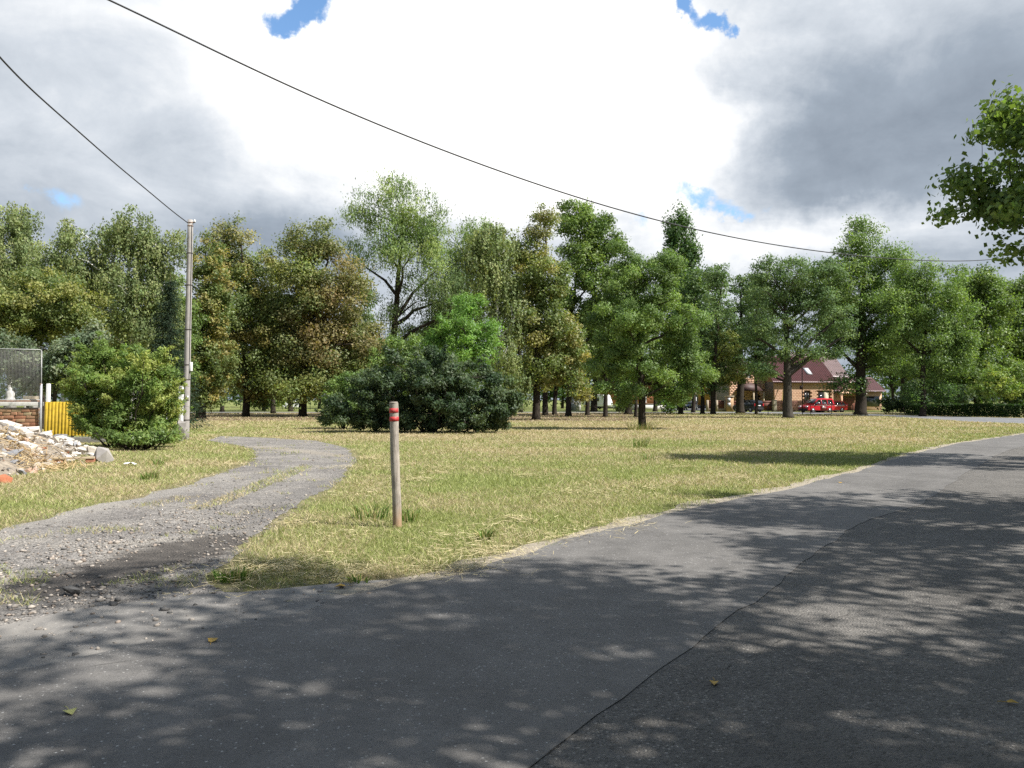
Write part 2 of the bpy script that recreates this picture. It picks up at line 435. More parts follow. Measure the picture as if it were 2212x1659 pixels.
class MB:                                     # collects simple solids into one mesh
    def __init__(s): s.V = []; s.Q = []; s.T = []; s.n = 0
    def add(s, V, Q=(), T=()):
        V = np.asarray(V, float).reshape(-1, 3)
        s.V.append(V)
        if len(Q): s.Q.append(np.asarray(Q, int) + s.n)
        if len(T): s.T.append(np.asarray(T, int) + s.n)
        s.n += len(V); return s
    def box(s, c, size, rot=None):
        h = np.array(size) / 2
        v = np.array([[x, y, z] for x in (-1, 1) for y in (-1, 1) for z in (-1, 1)], float) * h
        if rot is not None: v = v @ np.array(rot).T
        return s.add(v + np.array(c), [[0, 1, 3, 2], [4, 6, 7, 5], [0, 4, 5, 1], [2, 3, 7, 6], [0, 2, 6, 4], [1, 5, 7, 3]])
    def bar(s, a, b, wd, th=None):            # square bar between two points
        a, b = np.array(a, float), np.array(b, float); th = th or wd
        d = b - a; L = np.linalg.norm(d); d /= L
        u = np.cross(d, [0, 0, 1.0]); 
        if np.linalg.norm(u) < 1e-3: u = np.array([1.0, 0, 0])
        u /= np.linalg.norm(u); v = np.cross(u, d)
        return s.box((a + b) / 2, (L, wd, th), np.stack([d, u, v], 1))
    def tube(s, P, R, n=8, cap=True):
        P = np.asarray(P, float); R = np.broadcast_to(np.asarray(R, float), (len(P),))
        d = np.gradient(P, axis=0); d /= np.maximum(np.linalg.norm(d, axis=1, keepdims=True), 1e-9)
        ref = np.array([1.0, 0.13, 0.07]) if abs(d[0][2]) > 0.6 else np.array([0.05, 0.1, 1.0])
        u = np.cross(d, ref); u /= np.linalg.norm(u, axis=1, keepdims=True); v = np.cross(d, u)
        a = np.arange(n) * 2 * pi / n
        ring = P[:, None] + R[:, None, None] * (u[:, None] * np.cos(a)[None, :, None] + v[:, None] * np.sin(a)[None, :, None])
        k = len(P); i = np.arange(k - 1)[:, None] * n; j = np.arange(n)[None]; j2 = (j + 1) % n
        Q = np.stack([i + j, i + j2, i + n + j2, i + n + j], -1).reshape(-1, 4)
        V = ring.reshape(-1, 3); T = []
        if cap:
            V = np.concatenate([V, P[:1], P[-1:]])
            T = [[k * n, (q + 1) % n, q] for q in range(n)] + [[k * n + 1, (k - 1) * n + q, (k - 1) * n + (q + 1) % n] for q in range(n)]
        return s.add(V, Q, T)
    def lathe(s, prof, c=(0, 0, 0), n=12):    # prof = [(r, z)]
        P = np.array([[0, 0, z] for r, z in prof], float) + np.array(c)
        a = np.arange(n) * 2 * pi / n
        V = np.concatenate([np.stack([r * np.cos(a), r * np.sin(a), np.full(n, z)], 1) for r, z in prof]) + np.array(c)
        k = len(prof); i = np.arange(k - 1)[:, None] * n; j = np.arange(n)[None]; j2 = (j + 1) % n
        Q = np.stack([i + j, i + j2, i + n + j2, i + n + j], -1).reshape(-1, 4)
        V = np.concatenate([V, P[:1], P[-1:]])
        T = [[k * n, (q + 1) % n, q] for q in range(n)] + [[k * n + 1, (k - 1) * n + q, (k - 1) * n + (q + 1) % n] for q in range(n)]
        return s.add(V, Q, T)
    def prism(s, poly, y0, y1):               # poly in (x,z), extruded along y
        p = np.array(poly, float); k = len(p)
        V = np.concatenate([np.stack([p[:, 0], np.full(k, y), p[:, 1]], 1) for y in (y0, y1)])
        Q = [[i, (i + 1) % k, k + (i + 1) % k, k + i] for i in range(k)]
        s.add(V, Q)
        from mathutils.geometry import tessellate_polygon
        tr = tessellate_polygon([[Vector((a, b, 0)) for a, b in poly]])
        T = [list(q) for q in tr] + [[x + k for x in q][::-1] for q in tr]
        s.T.append(np.array(T) + s.n - 2 * k)
        return s
    def mesh(s, name, smooth=False, fcol=None):
        return mesh_np(name, np.concatenate(s.V), np.concatenate(s.Q) if s.Q else None, np.concatenate(s.T) if s.T else None, fcol, smooth)
    def build(s, name, mat, parent=None, smooth=False, bevel=0.0, loc=None, rot=None):
        me = s.mesh(name, smooth)
        me.materials.append(MATS[mat])
        o = bpy.data.objects.new(name, me); link(o, parent)
        if loc is not None: o.location = tuple(loc)
        if rot is not None: o.rotation_euler = rot
        if bevel:
            bm = bmesh.new(); bm.from_mesh(me)
            bmesh.ops.recalc_face_normals(bm, faces=bm.faces)
            bmesh.ops.bevel(bm, geom=list(bm.edges), offset=bevel, segments=2, affect='EDGES', profile=0.6)
            bm.to_mesh(me); bm.free()
        return o
def obj(name, me, mat, parent=None, loc=None, rot=None):
    if mat and not me.materials: me.materials.append(MATS[mat])
    o = bpy.data.objects.new(name, me); link(o, parent)
    if loc is not None: o.location = tuple(loc)
    if rot is not None: o.rotation_euler = rot
    return o

def hsh(i, j, s): 
    x = np.sin(i * 127.1 + j * 311.7 + s * 74.7) * 43758.5453
    return x - np.floor(x)
def vnoise(x, y, s=0):
    i, j = np.floor(x), np.floor(y); fx, fy = x - i, y - j
    fx = fx * fx * (3 - 2 * fx); fy = fy * fy * (3 - 2 * fy)
    return (hsh(i, j, s) * (1 - fx) + hsh(i + 1, j, s) * fx) * (1 - fy) + (hsh(i, j + 1, s) * (1 - fx) + hsh(i + 1, j + 1, s) * fx) * fy
def fbm(x, y, sc, s=0, o=4):
    r = 0; a = 0.5; tot = 0
    for k in range(o):
        r = r + a * vnoise(x / sc * 2 ** k, y / sc * 2 ** k, s + k * 13); tot += a; a *= 0.55
    return r / tot
def sstep(a, b, x):
    t = np.clip((x - a) / (b - a), 0, 1); return t * t * (3 - 2 * t)
def inpoly(px, py, poly):
    c = np.zeros(px.shape, bool); n = len(poly)
    for i in range(n):
        x1, y1 = poly[i]; x2, y2 = poly[(i + 1) % n]
        if y1 == y2: continue
        cond = ((y1 > py) != (y2 > py)) & (px < (x2 - x1) * (py - y1) / (y2 - y1) + x1)
        c ^= cond
    return c
def pdist(px, py, line):
    d = np.full(px.shape, 1e9)
    for (x1, y1), (x2, y2) in zip(line[:-1], line[1:]):
        L = (x2 - x1) ** 2 + (y2 - y1) ** 2
        t = np.clip(((px - x1) * (x2 - x1) + (py - y1) * (y2 - y1)) / max(L, 1e-9), 0, 1)
        d = np.minimum(d, np.hypot(px - x1 - t * (x2 - x1), py - y1 - t * (y2 - y1)))
    return d
def GL(pts): return [tuple(G(x, y)[:2]) for x, y in pts]
def rough_line(line, step=0.25, amp=0.06, seed=0):
    r = np.random.default_rng(seed); out = []
    for (x1, y1), (x2, y2) in zip(line[:-1], line[1:]):
        L = math.hypot(x2 - x1, y2 - y1); n = max(1, int(L / step)) if L < 60 else 8
        for k in range(n):
            q = k / n
            out.append((x1 + (x2 - x1) * q, y1 + (y2 - y1) * q))
    out.append(line[-1])
    o = np.array(out)
    d = np.gradient(o, axis=0); d /= np.maximum(np.linalg.norm(d, axis=1, keepdims=True), 1e-9)
    nrm = np.stack([-d[:, 1], d[:, 0]], 1)
    k = np.arange(len(o))
    wob = (vnoise(k * 0.35, k * 0 + seed, seed) - 0.5) * 2 * amp + r.normal(0, amp * 0.22, len(o))
    return [tuple(p) for p in o + nrm * wob[:, None]]
def sheet(name, poly, z, mat, parent=None, kind='structure'):
    me = bpy.data.meshes.new(name)
    me.from_pydata([(x, y, z) for x, y in poly], [], [list(range(len(poly)))])
    me.update()
    if me.polygons[0].normal.z < 0: me.flip_normals()
    o = obj(name, me, mat, parent)
    if parent is None: tag(o, kind=kind)
    return o

# ------------------------------------------------------------------ outlines on the ground
ROAD_EDGE = GL([(0, 1462), (146, 1435), (300, 1402), (480, 1368), (651, 1325), (760, 1292), (860, 1266), (1000, 1240),
                (1120, 1200), (1250, 1163), (1380, 1130), (1560, 1085), (1700, 1058), (1850, 1020), (1960, 985), (2060, 960), (2212, 938)])
ROAD_EDGE = [(-14.0, 1.6), (-7.0, 3.1)] + ROAD_EDGE + [(31.0, 45.5), (36.0, 52.0)]
SEAM = GL([(1130, 1690), (1240, 1600), (1400, 1480), (1520, 1380), (1640, 1290), (1735, 1215), (1830, 1150), (1900, 1120), (1990, 1090), (2080, 1030), (2150, 985), (2240, 955)])
SEAM = [(-4.0, -2.5), (-1.6, 0.6)] + SEAM + [(33.5, 43.0), (38.0, 50.5)]
RIGHT_EDGE = [(-6.0, -9.0), (0.5, -3.0), (4.9, 3.2), (8.4, 8.4), (12.5, 14.0), (17.5, 21.0), (24, 29.5), (33, 38.5), (41.5, 47.5)]
APRON = GL([(-160, 1400), (0, 1352), (160, 1318), (330, 1300), (520, 1280), (700, 1262), (800, 1252), (930, 1245), (1000, 1240)])
DRIVE_L = GL([(-420, 1215), (0, 1150), (130, 1110), (300, 1075), (420, 1040), (500, 1015), (560, 988), (545, 968), (450, 952)])
DRIVE_R = GL([(480, 942), (560, 945), (690, 953), (752, 968), (768, 985), (752, 1015), (700, 1060), (620, 1112), (520, 1190), (470, 1240), (500, 1275), (600, 1272)])
STRIP = GL([(395, 1098), (440, 1090), (520, 1056), (590, 1028), (660, 1004), (672, 1010), (640, 1026), (560, 1060), (480, 1092), (430, 1104)])
MUD = GL([(60, 1290), (110, 1250), (200, 1212), (300, 1180), (380, 1168), (470, 1158), (500, 1168), (470, 1190), (430, 1212), (330, 1238), (230, 1262), (160, 1285), (100, 1300)])
FAR_BACK = [(-160, 106), (-60, 107), (20, 108), (36, 107), (38, 104)] + [tuple(A(x, 896, D)[:2]) for x, D in ((1800, 97), (1913, 88), (1993, 81), (2094, 75.5), (2212, 70.5))] + [(52, 66.5), (62, 62)]
FAR_NEAR = [(-160, 101.5), (-60, 102), (10, 102), (22, 100), (30, 96.0)] + [tuple(A(x, 900, D)[:2]) for x, D in ((1750, 90.5), (1860, 84), (1993, 69.5), (2094, 59.0), (2212, 54.0))] + [(42, 49.5), (52, 44)]

e_road = rough_line(ROAD_EDGE, 0.22, 0.07, 3)
e_seam = rough_line(SEAM, 0.25, 0.05, 5)
e_right = rough_line(RIGHT_EDGE, 0.5, 0.08, 6)
e_apron = rough_line(APRON, 0.25, 0.12, 7)
drive_poly = rough_line(DRIVE_L, 0.25, 0.14, 8) + rough_line(DRIVE_R, 0.25, 0.12, 9) + [ROAD_EDGE[8], ROAD_EDGE[7], ROAD_EDGE[6], ROAD_EDGE[5], ROAD_EDGE[4], ROAD_EDGE[3], ROAD_EDGE[2], (-8, 3.6), (-9.5, 7)]
mud_poly = rough_line(MUD + [MUD[0]], 0.16, 0.06, 10)[:-1]
road_poly = e_road + e_right[::-1]
far_poly = rough_line(FAR_NEAR, 0.8, 0.15, 12) + rough_line(FAR_BACK, 0.8, 0.1, 13)[::-1]
apron_poly = e_apron + [p for p in ROAD_EDGE if -7.5 < p[0] < -0.4][::-1]

MC = np.array([-15.1, 20.0])
def mound_q(x, y):                             # outline of the rubble pile, its long axis running back to the left
    dx, dy = x - MC[0], y - MC[1]
    u, v = (-0.313 * dx + 0.950 * dy) / 7.0, (0.950 * dx + 0.313 * dy) / 3.6
    return np.abs(u) ** 4 + v ** 2
def strip_mask(x, y): return inpoly(x, y, STRIP)
def hard(x, y):                               # no grass here
    jx = x + (fbm(x, y, 0.35, 3) - 0.5) * 0.35; jy = y + (fbm(x, y, 0.35, 4) - 0.5) * 0.35
    h = inpoly(jx, jy, ROAD_EDGE + RIGHT_EDGE[::-1]) | inpoly(x, y, FAR_NEAR + FAR_BACK[::-1])
    ap = inpoly(jx, jy, APRON + [p for p in ROAD_EDGE if -7.5 < p[0] < 0.3][::-1])
    dv = inpoly(jx, jy, DRIVE_L + DRIVE_R + [ROAD_EDGE[6], ROAD_EDGE[3], (-9.5, 7)])
    return h, ap, dv
def f_dry(x, y):
    D = np.hypot(x, y)
    n = fbm(x, y, 5.0, 21) * 0.55 + fbm(x, y, 1.2, 22) * 0.45
    d = 0.33 + (n - 0.5) * 2.2 + 0.40 * sstep(22, 40, y)
    d = d - 0.33 * np.exp(-(pdist(x, y, ROAD_EDGE[8:]) / 1.6) ** 2) * sstep(9, 15, y)
    d = d - 0.9 * sstep(104, 112, y) - 0.25 * sstep(0, -8, x) * sstep(24, 34, y) * (1 - sstep(45, 60, y))
    return np.clip(d, 0.03, 1)
def f_litter(x, y):
    az_ = x / np.maximum(y, 1)
    l = sstep(57, 66, y + 8 * (fbm(x, y, 7, 31) - 0.5)) * (1 - sstep(97, 104, y))
    return np.clip(l * (0.85 - 0.55 * sstep(0.12, 0.26, az_)), 0, 1)
def f_dirt(x, y):
    d = 1.0 - sstep(0.05, 0.45, pdist(x, y, ROAD_EDGE) + (fbm(x, y, 0.5, 41) - 0.5) * 0.5)
    d2 = 0.55 * (1 - sstep(0.0, 0.6, pdist(x, y, DRIVE_L + DRIVE_R)))
    return np.clip(np.maximum(d, d2), 0, 1)

# ------------------------------------------------------------------ ground sheet (polar, fine in front)
th = np.concatenate([np.linspace(-radians(52), radians(52), 300), np.linspace(radians(52), 2 * pi - radians(52), 42)[1:-1]])
rr = np.concatenate([[0.6, 1.5], np.geomspace(2.6, 160, 170), np.geomspace(180, 4500, 16)])
TT, RR = np.meshgrid(th, rr)
gx, gy = (RR * np.sin(TT)).ravel(), (RR * np.cos(TT)).ravel()
V = np.stack([gx, gy, np.zeros_like(gx)], 1)
nt, nr = len(th), len(rr)
i = np.arange(nr - 1)[:, None] * nt; j = np.arange(nt)[None]; j2 = (j + 1) % nt
Q = np.stack([i + j, i + nt + j, i + nt + j2, i + j2], -1).reshape(-1, 4)
V = np.concatenate([V, [[0, 0, 0]]]); T = np.stack([np.full(nt, nr * nt), np.arange(nt), (np.arange(nt) + 1) % nt], 1)
me = mesh_np('ground', V, Q, T)
for nm, fn in (('dry', f_dry), ('litter', f_litter), ('dirt', f_dirt)):
    a = me.attributes.new(nm, 'FLOAT', 'POINT')
    a.data.foreach_set('value', np.concatenate([fn(gx, gy), [0]]).astype(np.float32))
if me.polygons[0].normal.z < 0: me.flip_normals()
tag(obj('ground', me, 'ground'), kind='structure')

sheet('gravel_drive', drive_poly, 0.004, 'gravel')
sh_ = np.array(rough_line(ROAD_EDGE[7:], 0.22, 0.0, 3)); d_ = np.gradient(sh_, axis=0); d_ /= np.linalg.norm(d_, axis=1, keepdims=True)
k_ = np.arange(len(sh_)); wd_ = 0.10 + 0.42 * vnoise(k_ * 0.45, k_ * 0 + 2.5, 17) ** 1.5
sheet('road_shoulder', [tuple(p) for p in sh_ + np.stack([-d_[:, 1], d_[:, 0]], 1) * wd_[:, None]] + [tuple(p) for p in sh_ + np.stack([d_[:, 1], -d_[:, 0]], 1) * 0.15][::-1], 0.0095, 'sandy')
sheet('road_apron', apron_poly, 0.008, 'asphalt_dusty')
road = sheet('road', road_poly, 0.012, 'asphalt_old')
sheet('new_asphalt_band', e_road + e_seam[::-1], 0.017, 'asphalt_new', road)
sheet('far_road', far_poly, 0.006, 'asphalt_far')
sheet('house_yard', [tuple(A(x, 880, D)[:2]) for x, D in ((1440, 121), (1520, 121), (1545, 160), (1425, 160))], 0.005, 'asphalt_far')

def crack_line(pts, seed, wmin, wmax, name='crack', gaps=0.35, amp=1):
    r = np.random.default_rng(seed)
    ln = np.array(rough_line(pts, 0.09, 0.035, seed)) if amp else np.array(rough_line(pts, 0.09, 0.004, seed))
    d = np.gradient(ln, axis=0); d /= np.maximum(np.linalg.norm(d, axis=1, keepdims=True), 1e-9)
    nrm = np.stack([-d[:, 1], d[:, 0]], 1)
    k = np.arange(len(ln))
    g = vnoise(k * 0.06, k * 0 + seed * 1.7, seed)
    wd = np.where(g > gaps, wmin + (wmax - wmin) * r.random(len(ln)) * (g - gaps) / (1 - gaps) * 2, 0.0)
    wd = wd * (r.random(len(ln)) < 0.72)
    V = np.concatenate([np.c_[ln + nrm * wd[:, None] / 2, np.full(len(ln), 0.0205)], np.c_[ln - nrm * wd[:, None] / 2, np.full(len(ln), 0.0205)]])
    n = len(ln); Q = [[a, a + 1, n + a + 1, n + a] for a in range(n - 1) if wd[a] > 0 or wd[a + 1] > 0]
    obj(name, mesh_np(name, V, Q), 'crack', road)
crack_line([p for p in e_seam if 2.2 < p[1] < 26], 51, 0.002, 0.006, gaps=0.72, amp=0)
crack_line(GL([(180, 1448), (330, 1425), (470, 1392), (560, 1368), (640, 1345), (720, 1322)]), 52, 0.002, 0.009, gaps=0.45)
crack_line(GL([(1560, 1460), (1700, 1380), (1850, 1330)]), 53, 0.002, 0.007, gaps=0.6)

# ------------------------------------------------------------------ grass (real blades, near to far)
def blades(name, N, r0, r1, half, hmul=1.0, seed=1):
    r = np.random.default_rng(seed)
    R = r0 * (r1 / r0) ** r.random(N); t = r.uniform(-half, half, N)
    x, y = R * np.sin(t), R * np.cos(t)
    h, ap, dv = hard(x, y)
    sm = strip_mask(x, y) & (r.random(N) < 0.9)
    drv_ok = (fbm(x, y, 0.55, 61) > 0.66) & (r.random(N) < 0.5)
    ap_ok = (fbm(x, y, 0.45, 62) > 0.66) & (r.random(N) < 0.5)
    keep = ~h & (~ap | ap_ok) & (~dv | sm | drv_ok) & ~inpoly(x, y, MUD)
    keep &= (r.random(N) > 0.85 * f_dirt(x, y)) & (r.random(N) > 0.8 * f_litter(x, y))
    keep &= ~((mound_q(x, y) < 0.8) & (r.random(len(x)) < 0.93))
    x, y, R = x[keep], y[keep], R[keep]; n = len(x)
    dry = f_dry(x, y)
    wd = np.maximum(0.006, 0.00075 * R) * r.uniform(0.6, 1.4, n)
    tall = fbm(x, y, 0.8, 63)
    ht = (0.035 + 0.0007 * R + 0.055 * tall * r.random(n)) * r.uniform(0.5, 1.15, n) * hmul
    a = r.uniform(0, 2 * pi, n); lean = r.uniform(0.2, 1.3, n)
    isdry = r.random(n) < dry
    lean = np.where(isdry & (r.random(n) < 0.5), r.uniform(1.2, 3.0, n), lean)
    ux, uy = np.cos(a), np.sin(a); b = r.uniform(0, 2 * pi, n)
    base = np.stack([x, y, np.zeros(n)], 1)
    side = np.stack([np.cos(b), np.sin(b), np.zeros(n)], 1) * wd[:, None] / 2
    tip = base + np.stack([ux * lean * ht, uy * lean * ht, ht], 1)
    V = np.stack([base - side, base + side, tip], 1).reshape(-1, 3)
    T = np.arange(3 * n).reshape(-1, 3)
    g1, g2 = np.array([0.185, 0.222, 0.062]), np.array([0.43, 0.455, 0.18])
    s1, s2 = np.array([0.36, 0.29, 0.165]), np.array([0.62, 0.525, 0.335])
    k = r.random((n, 1))
    c = np.where(isdry[:, None], s1 + (s2 - s1) * k, g1 + (g2 - g1) * k)
    o = obj(name, mesh_np(name, V, None, T, c), 'grass_blade')
    tag(o, kind='stuff')
    return o
tag(blades('grass', 640000, 5.5, 100, radians(41), 1.0, 71), 'short dry mown grass covering the verge and the meadow', 'grass')

# clippings of dry straw lying on the verge
def strawbits(name, pts, n, L, wd, seed, z=0.02, cols=((0.36, 0.29, 0.14), (0.62, 0.54, 0.33)), parent=None, zf=None, tilt=0.15):
    r = np.random.default_rng(seed)
    c = np.array(pts)[r.integers(0, len(pts), n)]
    xy = c[:, :2] + r.normal(0, 1, (n, 2)) * c[:, 2:3]
    zz_ = np.full(n, z) + r.random(n) * 0.04 if zf is None else zf(xy[:, 0], xy[:, 1]) + r.random(n) * 0.06
    a = r.uniform(0, 2 * pi, n); l = L * r.uniform(0.4, 1.3, n)
    d = np.stack([np.cos(a), np.sin(a), r.normal(0, tilt, n)], 1) * l[:, None] / 2
    s = np.stack([-np.sin(a), np.cos(a), r.normal(0, .4, n)], 1) * wd / 2
    P = np.c_[xy, zz_]
    P[:, 2] += np.abs(d[:, 2])
    V = np.stack([P - d - s, P - d + s, P + d + s, P + d - s], 1).reshape(-1, 3)
    cc = np.array(cols[0]) + (np.array(cols[1]) - np.array(cols[0])) * r.random((n, 1))
    return obj(name, mesh_np(name, V, np.arange(4 * n).reshape(-1, 4), None, cc), 'straw', parent)
pts = []
for k in range(60):
    D = random.uniform(6.5, 22); u = random.uniform(500, 1900)
    q = (u - CX) / F * D
    hh, aa, dd = hard(np.array([q]), np.array([D]))
    if not (hh[0] or aa[0] or dd[0]): pts.append((q, D, random.uniform(0.12, 0.4)))
for x, y in ((560, 1230), (600, 1235), (650, 1215), (740, 1235), (980, 1238), (1010, 1225), (1060, 1195)):
    p = G(x, y); pts.append((p[0], p[1], 0.2))
tag(strawbits('straw_clippings', pts, 7000, 0.10, 0.004, 81), 'pale dry straw clippings scattered over the mown verge', 'straw', kind='stuff')

# taller tufts
def tuft(name, label, dx, dy, n, h, spread, seed, green=0.8, wd=0.012, group='leafy tufts in the mown grass'):
    r = np.random.default_rng(seed); p = G(dx, dy)
    a = r.uniform(0, 2 * pi, n); rad = spread * np.sqrt(r.random(n))
    base = np.stack([np.cos(a) * rad, np.sin(a) * rad, np.full(n, -0.01)], 1)
    a2 = a + r.normal(0, 0.7, n); H = h * r.uniform(0.5, 1.1, n); ln = r.uniform(0.15, 0.8, n)
    mid = base + np.stack([np.cos(a2) * ln * H * .35, np.sin(a2) * ln * H * .35, H * 0.6], 1)
    tip = base + np.stack([np.cos(a2) * ln * H, np.sin(a2) * ln * H, H * r.uniform(0.75, 1.0, n)], 1)
    b = r.uniform(0, 2 * pi, n); s = np.stack([np.cos(b), np.sin(b), 0 * b], 1) * wd / 2 * r.uniform(.6, 1.4, (n, 1))
    V = np.stack([base - s, base + s, mid + s, mid - s, tip], 1).reshape(-1, 3)
    k = np.arange(n) * 5
    Qd = np.stack([k, k + 1, k + 2, k + 3], 1); Td = np.stack([k + 3, k + 2, k + 4], 1)
    isg = r.random(n) < green; kk = r.random((n, 1))
    c = np.where(isg[:, None], np.array([0.07, 0.13, 0.025]) + np.array([0.10, 0.13, 0.03]) * kk, np.array([0.33, 0.27, 0.12]) + np.array([.15, .14, .08]) * kk)
    o = obj(name, mesh_np(name, V, Qd, Td, np.concatenate([c, c])), 'grass_blade', loc=(p[0], p[1], 0))
    tag(o, label, 'grass tuft', group); return o
for k, (lab, x, y, n, h, s) in enumerate([
    ('long-bladed green grass tuft just left of the red-banded post', 800, 1122, 90, 0.26, 0.24),
    ('grass blades standing right against the right side of the red-banded post', 880, 1128, 60, 0.26, 0.12),
    ('bright green broad tuft alone in the meadow below the lone ash', 1382, 966, 70, 0.45, 0.22),
    ('green tuft in the meadow just nearer than the broad bright one', 1392, 994, 60, 0.22, 0.3),
    ('small nettle-green tuft between the post and the road edge', 1050, 1165, 60, 0.16, 0.08),
    ('scruffy grass growing around the foot of the lone ash', 1386, 929, 260, 0.55, 0.75),
    ('green weed clump at the corner of drive and road', 500, 1252, 120, 0.13, 0.16),
    ('low weed clump on the rubble side of the drive', 320, 1035, 90, 0.22, 0.18),
    ('weed tuft between the rubble pile and the drive', 335, 1005, 70, 0.2, 0.2),
    ('tiny weed on the road shoulder under the verge', 775, 1258, 50, 0.09, 0.1)]):
    tuft('grass_tuft', lab, x, y, n, h, s, 90 + k, 0.45 if 'scruffy' in lab else 0.7)

# ------------------------------------------------------------------ gravel stones
def ico_template():
    bm = bmesh.new(); bmesh.ops.create_icosphere(bm, subdivisions=1, radius=1.0)
    bm.verts.ensure_lookup_table()
    V = np.array([v.co[:] for v in bm.verts]); T = np.array([[v.index for v in f.verts] for f in bm.faces]); bm.free()
    return V, T
ICO = ico_template()
OCT = (np.array([[1, 0, 0], [-1, 0, 0], [0, 1, 0], [0, -1, 0], [0, 0, 1], [0, 0, -1.0]]),
       np.array([[0, 2, 4], [2, 1, 4], [1, 3, 4], [3, 0, 4], [2, 0, 5], [1, 2, 5], [3, 1, 5], [0, 3, 5]]))
def stones(xy, size, tmpl, cols, seed, zb=0.004):
    r = np.random.default_rng(seed); n = len(xy); V0, T0 = tmpl; m = len(V0)
    sc = size[:, None] * np.stack([r.uniform(.7, 1.3, n), r.uniform(.6, 1.1, n), r.uniform(.35, .7, n)], 1)
    a = r.uniform(0, 2 * pi, n); ca, sa = np.cos(a), np.sin(a)
    v = V0[None] * (1 + r.normal(0, 0.16, (n, m, 1))) * sc[:, None]
    x = v[..., 0] * ca[:, None] - v[..., 1] * sa[:, None]; y = v[..., 0] * sa[:, None] + v[..., 1] * ca[:, None]
    P = np.stack([x + xy[:, :1], y + xy[:, 1:2], v[..., 2] + zb + sc[:, 2:3] * 0.45], -1)
    T = (T0[None] + (np.arange(n) * m)[:, None, None]).reshape(-1, 3)
    c = np.array(cols)[r.integers(0, len(cols), n)] * r.uniform(0.75, 1.2, (n, 1))
    return P.reshape(-1, 3), T, np.repeat(c, len(T0), 0)
r = np.random.default_rng(5)
SC = [(0.23, 0.205, 0.18), (0.30, 0.265, 0.23), (0.17, 0.16, 0.15), (0.38, 0.335, 0.29), (0.13, 0.125, 0.12), (0.25, 0.205, 0.17)]
N = 42000
R = 4.5 * (30 / 4.5) ** r.random(N); t_ = r.uniform(-radians(40), radians(8), N)
x, y = R * np.sin(t_), R * np.cos(t_)
hh, aa, dd = hard(x, y)
md = inpoly(x, y, MUD)
dens = np.clip(np.exp(-(pdist(x, y, GL([(0, 1290), (150, 1235), (330, 1170), (520, 1110)])) / 1.1) ** 2) * 1.3 + 0.16, 0, 1)
dens = np.where(md, np.where(pdist(x, y, MUD + [MUD[0]]) < 0.22, 0.7, 0.13), dens); dens = np.where(aa, 0.12, dens)
ok = (dd | aa) & ~hh & (r.random(N) < dens)
x, y, R = x[ok], y[ok], R[ok]
sz = np.clip(r.gamma(2.4, 0.0042, len(x)), 0.004, 0.034)
big = sz > 0.014
P1, T1, c1 = stones(np.c_[x, y][big], sz[big], ICO, SC, 1, 0.006)
P2, T2, c2 = stones(np.c_[x, y][~big], sz[~big] * 1.2, OCT, SC, 2, 0.006)
o = obj('gravel', mesh_np('gravel', np.concatenate([P1, P2]), None, np.concatenate([T1, T2 + len(P1)]), np.concatenate([c1, c2])), 'stone')
tag(o, 'loose pale gravel stones strewn over the drive', 'gravel', kind='stuff')

def chunk_mesh(name, size, seed, cuts=5):
    """irregular broken lump: a convex hull of jittered points"""
    r = np.random.default_rng(seed)
    p = r.uniform(-1, 1, (14, 3)); p /= np.maximum(np.abs(p).max(1, keepdims=True), 1e-6) ** 0.7
    p = p * np.array(size) / 2
    bm = bmesh.new()
    for q in p: bm.verts.new(q)
    res = bmesh.ops.convex_hull(bm, input=list(bm.verts))
    for v in [v for v in bm.verts if not v.link_faces]: bm.verts.remove(v)
    me = bpy.data.meshes.new(name); bm.to_mesh(me); bm.free()
    return me
p = G(158, 1287)
tag(obj('loose_stone', chunk_mesh('loose_stone', (0.15, 0.11, 0.09), 3), 'dark_stone', loc=(p[0], p[1], 0.045)),
    'dark angular stone lying on the muddy patch of the drive', 'stone')
for k, (lab, dx, dy, m_, s) in enumerate([
    ('yellow fallen leaf on the shaded asphalt below the drive mouth', 460, 1390, 'leaf_fallen', 0.075),
    ('greenish fallen leaf on the asphalt in the near left corner', 152, 1548, 'leaf_fallen_green', 0.075),
    ('golden fallen leaf on the coarse asphalt right of the seam', 1543, 1484, 'leaf_fallen', 0.06),
    ('yellow fallen leaf near the right edge of the road in view', 2188, 1527, 'leaf_fallen', 0.05),
    ('curled tan fallen leaf at the verge edge below the post', 735, 1273, 'leaf_fallen', 0.085),
    ('small curled leaf on the sunny asphalt beside the grass bend', 1815, 1045, 'leaf_fallen', 0.08)]):
    p = G(dx, dy); a = random.uniform(0, 6)
    out = [(0, -1), (.55, -.75), (.8, -.1), (.45, .45), (0, 1.05), (-.4, .5), (-.75, -.05), (-.5, -.8)]
    mb = MB(); cz = [0.0, .25, .5, .3, .1, .35, .55, .2]
    V = [(0, -.1, .05)] + [(u, v, c) for (u, v), c in zip(out, cz)]
    s *= 0.72; V = np.array(V) * s * np.array([.8, .8, .6])
    mb.add(V, [], [[0, q + 1, (q + 1) % 8 + 1] for q in range(8)])
    mb.tube(np.array([[0, -.9 * s * .8, .02 * s], [0.05 * s, -1.5 * s, .1 * s], [.2 * s, -2.0 * s, .05 * s]]), 0.0018, 4)
    tag(mb.build('fallen_leaf', m_, loc=(p[0], p[1], 0.021), rot=(0, 0, a)), lab, 'leaf', 'fallen leaves on the road')

